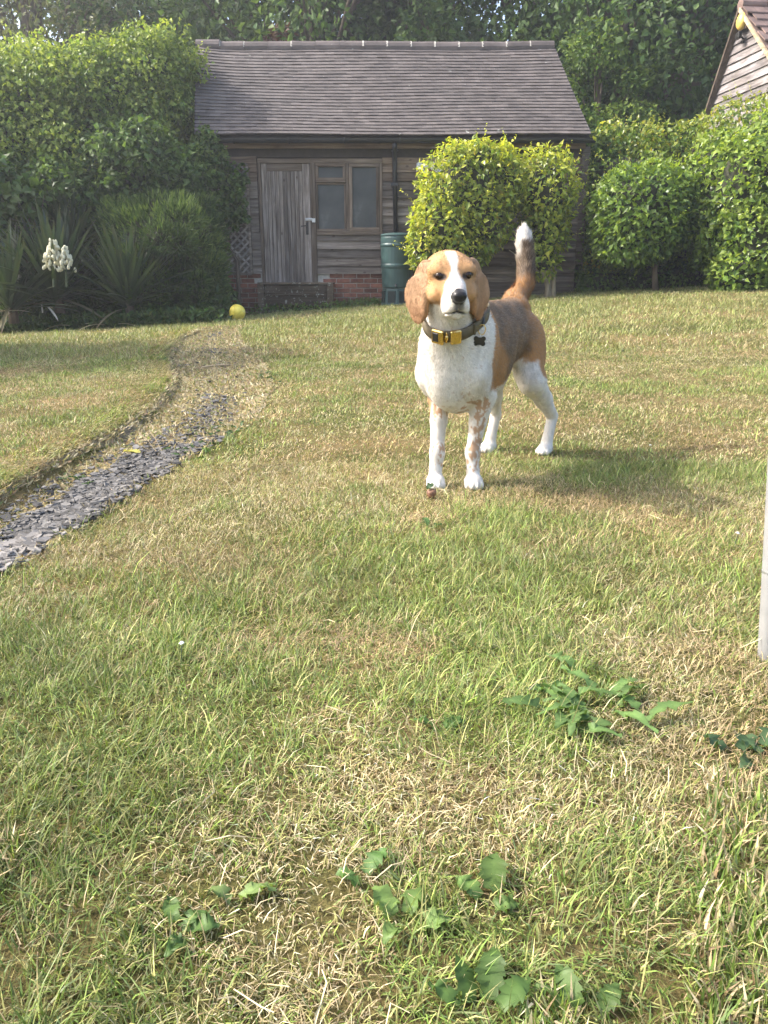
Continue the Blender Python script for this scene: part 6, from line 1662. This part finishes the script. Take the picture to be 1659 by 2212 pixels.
fa = math.pi / 2
slab('buckle', fa + 0.46, 0.036, 0.042, 0.010, M_gold, 0.009)
slab('buckle', fa + 0.04, 0.030, 0.041, 0.011, M_gold, 0.009)
slab('buckle_inset', fa + 0.50, 0.019, 0.027, 0.0125, M_blk, 0.0095, 0.002)
slab('buckle_clasp', fa + 0.25, 0.010, 0.016, 0.010, M_gold, 0.010, 0.003)
slab('buckle_bar', fa + 0.255, 0.005, 0.032, 0.009, M_gold, 0.008, 0.002)
slab('strap_keeper', fa - 0.58, 0.008, 0.033, 0.010, M_strap, 0.006, 0.002)
# lower loop of strap that carries the tag
p0 = cpt(fa - 0.75, 0.006, -0.004)[0]; p1 = cpt(fa - 1.15, 0.012, -0.026)[0]
tr_c = (np.array(P(1041, 712, 2.19)))
V = []
m3 = MB().tube([Vector(tr_c + np.array([math.cos(t) * 0.010, -0.002 * math.sin(t), math.sin(t) * 0.014])) for t in np.linspace(0, 2 * math.pi, 17)], 0.0016, 6)
m3.build('tag_ring', M_gold, collar, smooth=True)
MB().tube([Vector(tr_c + np.array([0.002, 0.012, 0.040])), Vector(tr_c + np.array([0.004, 0.004, 0.018])), Vector(tr_c + np.array([0.0, 0.0, 0.012]))], 0.0045, 8).build('tag_strap', M_strap2, collar, smooth=True)
tc_ = tr_c + np.array([-0.006, -0.003, -0.031])
out2 = []
def bone(w, h, r_):
    pts = []
    for cx, cy, a0, a1 in ((w, h, -60, 150), (-w, h, 30, 240), (-w, -h, 120, 330), (w, -h, 210, 420)):
        for a in np.linspace(R(a0), R(a1), 9): pts.append((cx + math.cos(a) * r_, cy + math.sin(a) * r_))
    return pts
bp2 = bone(0.0105, 0.0068, 0.0068); n = len(bp2)
Vb = [Vector((x, -0.0012, y)) for x, y in bp2] + [Vector((x, 0.0012, y)) for x, y in bp2]
me = pymesh('bone_tag', Vb, [tuple(range(n)), tuple(range(2 * n - 1, n - 1, -1))] + [(k, n + k, n + (k + 1) % n, (k + 1) % n) for k in range(n)], M_blk)
o = link('bone_tag', me, collar, Vector(tc_)); o.rotation_euler = (0.12, 0.05, 0.1)
MB().tube([Vector(tr_c + np.array([-0.003, -0.002, -0.013])), Vector(tc_ + np.array([0.001, 0, 0.010]))], 0.0012, 6).build('tag_link', M_zinc, collar)
# ================================================================== SMALL THINGS ON THE LAWN
rr = np.random.RandomState(123)
# pole at the right edge
b = G(1659, 1424); t_ = P(1683, 1000, b.y + 0.02)
pole = empty('metal_pole', b, 'grey metal pole standing in straw at the right frame edge', 'pole')
d = (t_ - b).normalized()
MB().tube([b - d * 0.1, b + d * 0.02, b + d * 2.0], [0.0165, 0.0165, 0.0165], 20).build('tube', mat_simple('galvanised_pole', (0.27, 0.272, 0.27), 0.55, metal=0.3, var=0.1, scale=30), pole, smooth=True)
MB().tube([b + d * 0.155, b + d * 0.158], 0.0172, 20).build('scratched_band', M_zinc, pole)

# broad leaved weeds: every leaf its own piece
M_weed = mat_leaf('weed_leaf', 0.3, 0.5, 0.35)
def weed_leaf(L, w, c, lobes, r, curl):
    n = 11; V = []; C = []
    for i in range(n):
        t = i / (n - 1); hw = w / 2 * math.sin(math.pi * min(1, t * 0.93 + 0.05)) ** 0.7 * (1 + lobes * (1 if i % 2 else -1)) if 0 < i < n - 1 else 0.002
        z = curl * math.sin(math.pi * t) * L + 0.02 * r.randn() * L * 0.3
        V += [(-hw * (0.9 + 0.2 * r.rand()), L * t - (lobes * 0.03 if i % 2 else 0), z + hw * 0.28 + 0.003 * r.randn()), (0, L * t, z), (hw * (0.9 + 0.2 * r.rand()), L * t - (lobes * 0.03 if i % 2 else 0), z + hw * 0.28 + 0.003 * r.randn())]
        C += [c, [min(1, q * 1.35) for q in c], c]
    F = []
    for i in range(n - 1): a = i * 3; F += [(a, a + 1, a + 4, a + 3), (a + 1, a + 2, a + 5, a + 4)]
    return npmesh('leaf', V, F, M_weed, np.array(C), smooth=True)
def weed(u, v, leaves, label, cat='weed', name='weed_plant', lobes=0.0, c=(0.10, 0.17, 0.045), up=0.012):
    b = G(u, v); root = empty(name, b, label, cat)
    for (du, dv, L, w, az, el) in leaves:
        q = G(u + du, v + dv); k = 0.6 + 0.4 * rr.rand(); L *= 0.62; w *= 0.6; el *= 0.5
        me = weed_leaf(L, w, [x * k for x in c], max(lobes, 0.15), rr, 0.10 + 0.1 * rr.rand())
        o = link('leaf', me, root, (q.x, q.y, q.z + up * 0.15 + 0.006 * rr.rand())); o.rotation_euler = (el, 0.25 * rr.randn(), az)
    return root
weed(865, 1990, [(-25, 5, 0.055, 0.042, 0.6, 0.75), (20, 0, 0.05, 0.034, -0.5, 0.6), (45, 25, 0.05, 0.035, -1.4, 0.4), (-5, 30, 0.045, 0.03, 2.6, 0.3)], 'broad leaved weed with a pale folded leaf in the foreground grass', c=(0.15, 0.23, 0.065), up=0.028)
weed(1060, 1935, [(0, 0, 0.065, 0.05, -0.2, 0.7), (-25, 15, 0.05, 0.035, 0.9, 0.5), (10, 40, 0.04, 0.03, -1.5, 0.4)], 'weed with one tall broad dusty leaf in the foreground', c=(0.13, 0.21, 0.055), up=0.028)
weed(395, 2020, [(0, 0, 0.045, 0.03, -0.8, 0.35), (-15, -15, 0.045, 0.03, 0.4, 0.4), (20, 5, 0.045, 0.03, -1.5, 0.3), (0, 20, 0.04, 0.028, 2.7, 0.2)], 'small bright green rosette weed at the lower left of the lawn', c=(0.11, 0.19, 0.05), up=0.026)
weed(520, 1955, [(0, 0, 0.06, 0.03, -1.3, 0.3), (-20, 5, 0.05, 0.026, 1.3, 0.3), (25, -5, 0.045, 0.022, -1.0, 0.5)], 'narrow pale leaf weed above the small rosette at the lower left', c=(0.17, 0.24, 0.08), up=0.028)
weed(1040, 2175, [(-25, 0, 0.07, 0.036, 0.3, 0.6), (15, -5, 0.075, 0.042, -0.2, 0.7), (40, 20, 0.06, 0.035, -0.9, 0.5), (-55, 15, 0.05, 0.03, 1.0, 0.6)], 'dark green dock leaves at the bottom edge of the lawn', c=(0.08, 0.14, 0.035), up=0.028)
weed(1250, 2190, [(0, 0, 0.06, 0.035, 0.2, 0.7), (45, 5, 0.05, 0.03, -0.7, 0.5), (-40, 5, 0.045, 0.022, 0.9, 0.6)], 'dusty green leaves right of the dock at the bottom edge', c=(0.11, 0.18, 0.05), up=0.028)
weed(790, 1900, [(0, 0, 0.06, 0.034, -0.7, 0.5), (-20, 25, 0.045, 0.024, 0.9, 0.35)], 'dark green pointed leaf weed above the foreground leaf clump', c=(0.08, 0.15, 0.04), up=0.026)
dl = [(rr.randn() * 50, rr.randn() * 26, 0.09 + 0.05 * rr.rand(), 0.024 + 0.01 * rr.rand(), rr.rand() * 6.28, 0.25 + 0.35 * rr.rand()) for _ in range(20)]
weed(1275, 1535, dl, 'big dandelion patch of toothed green leaves left of the straw', 'dandelion', 'dandelion_plant', 0.22, (0.12, 0.20, 0.06), 0.02)
weed(955, 1578, [(0, 0, 0.06, 0.03, -1.2, 0.3), (-15, 8, 0.06, 0.028, 1.0, 0.3), (15, 5, 0.05, 0.026, -0.4, 0.4)], 'small dandelion of a few leaves left of the big patch', 'dandelion', 'dandelion_plant', 0.12, (0.10, 0.18, 0.045), 0.02)
weed(1190, 1500, [(0, 0, 0.05, 0.022, -0.6, 0.3), (-10, 8, 0.05, 0.02, 1.2, 0.3)], 'tiny dark leaf tuft up against the dandelion patch', 'dandelion', 'dandelion_plant', 0.1, (0.08, 0.15, 0.04), 0.018)
weed(1560, 1628, [(0, 0, 0.06, 0.045, 0.7, 0.25), (35, 0, 0.06, 0.04, -0.7, 0.25), (75, 5, 0.06, 0.045, 0.2, 0.3), (90, -5, 0.07, 0.05, -0.9, 0.3), (55, 20, 0.05, 0.03, 2.4, 0.1)], 'low dark green lobed leaves below the straw patch at the right edge', 'weed', 'weed_plant', 0.1, (0.07, 0.12, 0.05), 0.018)
weed(923, 1142, [(0, 0, 0.06, 0.03, 0.3, 0.6), (12, 3, 0.05, 0.02, -0.9, 0.4)], 'single upright green leaf in the lawn below the dog', 'weed', 'weed_plant', 0, (0.09, 0.16, 0.05), 0.02)
# leafy herbs along the path edge
for (u, v, n, lb) in ((415, 980, 20, 'leafy dark weed clump on the right edge of the path near its bend'), (480, 935, 26, 'spreading weed along the path edge above the darker clump'), (180, 1045, 10, 'low green weed between path moss and left lawn bank'), (560, 815, 26, 'weed tufts on the bare right bank of the path'), (370, 770, 9, 'weed at the far left corner of the path')):
    Lv = [(rr.randn() * 22, rr.randn() * 7, 0.045 + 0.03 * rr.rand(), 0.022, rr.rand() * 6.28, 0.4 + 0.5 * rr.rand()) for _ in range(n)]
    weed(u, v, Lv, lb, 'weed', 'path_weed', 0.1, (0.07, 0.12, 0.04), 0.02)
# white clover heads
M_pet = mat_simple('white_petal', (0.8, 0.8, 0.76), 0.6)
for (u, v, lb) in ((1585, 1186, 'white clover head in the lawn at the far right'), (391, 1436, 'white clover head in the left part of the lawn'), (1400, 985, 'white clover head behind the dog on the shaded grass')):
    q = G(u, v); fl = empty('clover_flower', q, lb, 'flower')
    MB().tube([q, q + Vector((0.004, 0, 0.035))], 0.0012, 5).build('stalk', bpy.data.materials['yucca_stalk'], fl)
    mb = MB()
    for k in range(26):
        dv = Vector(rr.randn(3)).normalized(); dv.z = abs(dv.z) * 0.9 - 0.2; c = q + Vector((0.004, 0, 0.04))
        mb.tube([c, c + dv * 0.003, c + dv * 0.0048], [0.0004, 0.0010, 0.0003], 4)
    mb.build('petals', M_pet, fl)
# fallen brown lump with a dark leaf by the paw
q = G(930, 1078); ff = empty('fallen_fruit', q, 'small reddish brown lump with dark green leaf by the front paw', 'fallen fruit')
bm = bmesh.new(); bmesh.ops.create_icosphere(bm, subdivisions=3, radius=0.0145); me = bpy.data.meshes.new('fruit')
pv = np.array([v.co[:] for v in bm.verts]); ns_ = fbm(pv + 3, 45, 3)
for v, s_ in zip(bm.verts, ns_): v.co *= 0.35 + 1.25 * s_
bm.to_mesh(me); bm.free(); me.polygons.foreach_set('use_smooth', np.ones(len(me.polygons), bool)); me.materials.append(mat_simple('brown_rotten_skin', (0.17, 0.085, 0.05), 0.7, var=0.5, scale=60))
link('fruit', me, ff, q + Vector((0.0, 0, 0.016)))
o = link('leaf', weed_leaf(0.028, 0.02, (0.035, 0.07, 0.03), 0, rr, 0.1), ff, q + Vector((-0.010, -0.004, 0.03))); o.rotation_euler = (0.5, 0.2, -0.7)
# stick and a yellow leaf on the path
a, b = G(420, 800) + Vector((0, 0, 0.012)), G(501, 794) + Vector((0, 0, 0.02))
tag(MB().tube([a, a.lerp(b, 0.5) + Vector((0, 0, 0.008)), b], [0.006, 0.0075, 0.005], 7).build('stick', mat_simple('dry_stick', (0.36, 0.28, 0.17), 0.8)), 'thin pale stick lying across the garden path', 'stick')
q = G(303, 990); o = link('fallen_leaf', weed_leaf(0.075, 0.05, (0.42, 0.38, 0.10), 0, rr, 0.05), None, (q.x, q.y, q.z + 0.018)); o.rotation_euler = (0.05, 0.1, 1.2); tag(o, 'yellow fallen leaf lying on the slate path', 'fallen leaf')
# bare stalks leaning over the path
st = empty('dry_stalks', G(345, 1000), 'two thin dark grass stalks leaning over the path edge', 'grass stalk')
for (u0, v0, u1, v1) in ((345, 985, 300, 935), (356, 985, 322, 930)):
    a = G(u0, v0); e = P(u1, v1, a.y + 0.05)
    MB().tube([a, a.lerp(e, 0.5) + Vector((0, 0, 0.01)), e], [0.0016, 0.0014, 0.003], 5).build('stalk', bpy.data.materials['dry_stick'], st)
# longer pale straws scattered on the lawn
V = []
mb = MB()
for k in range(260):
    y = 0.4 + 2.6 * rr.rand() ** 1.3; x = (rr.rand() * 2 - 1) * 0.6 * (y + 0.25)
    if float(dryness(x, y)) < 0.35 + 0.3 * rr.rand(): continue
    dl_, dr_ = path_d(x, y)
    if dl_ > -0.1 and dr_ > 0: continue
    a = rr.rand() * 6.28; L_ = 0.02 + 0.035 * rr.rand(); z = float(zt(x, y)); p0 = Vector((x, y, z + 0.015 + 0.02 * rr.rand())); p1 = p0 + Vector((math.cos(a) * L_, math.sin(a) * L_, 0.012 * rr.randn()))
    mb.tube([p0, p0.lerp(p1, 0.5) + Vector((0.006 * rr.randn(), 0.006 * rr.randn(), 0.008 * rr.rand())), p1], [0.0006, 0.0008, 0.0005], 3, False)
tag(mb.build('loose_straw', mat_simple('pale_straw', (0.52, 0.43, 0.25), 0.7, var=0.3, scale=3)), 'loose pale straws scattered over the near lawn', 'straw', kind='stuff')
# ================================================================== thin air volume added to imitate lens glare
hz = MB().box((-990, -560, -1.5), (990, 990, 16)).build('glare_haze', None)
m, t, out = nt('glare_air'); pv = nd(t, 'ShaderNodeVolumePrincipled'); pv.inputs['Color'].default_value = (0.92, 0.95, 1.0, 1); pv.inputs['Density'].default_value = 0.0033; pv.inputs['Anisotropy'].default_value = 0.5
t.links.new(pv.outputs[0], out.inputs['Volume']); hz.data.materials.append(m)
tag(hz, 'thin scattering air volume added to imitate lens glare', 'glare_haze', kind='stuff')
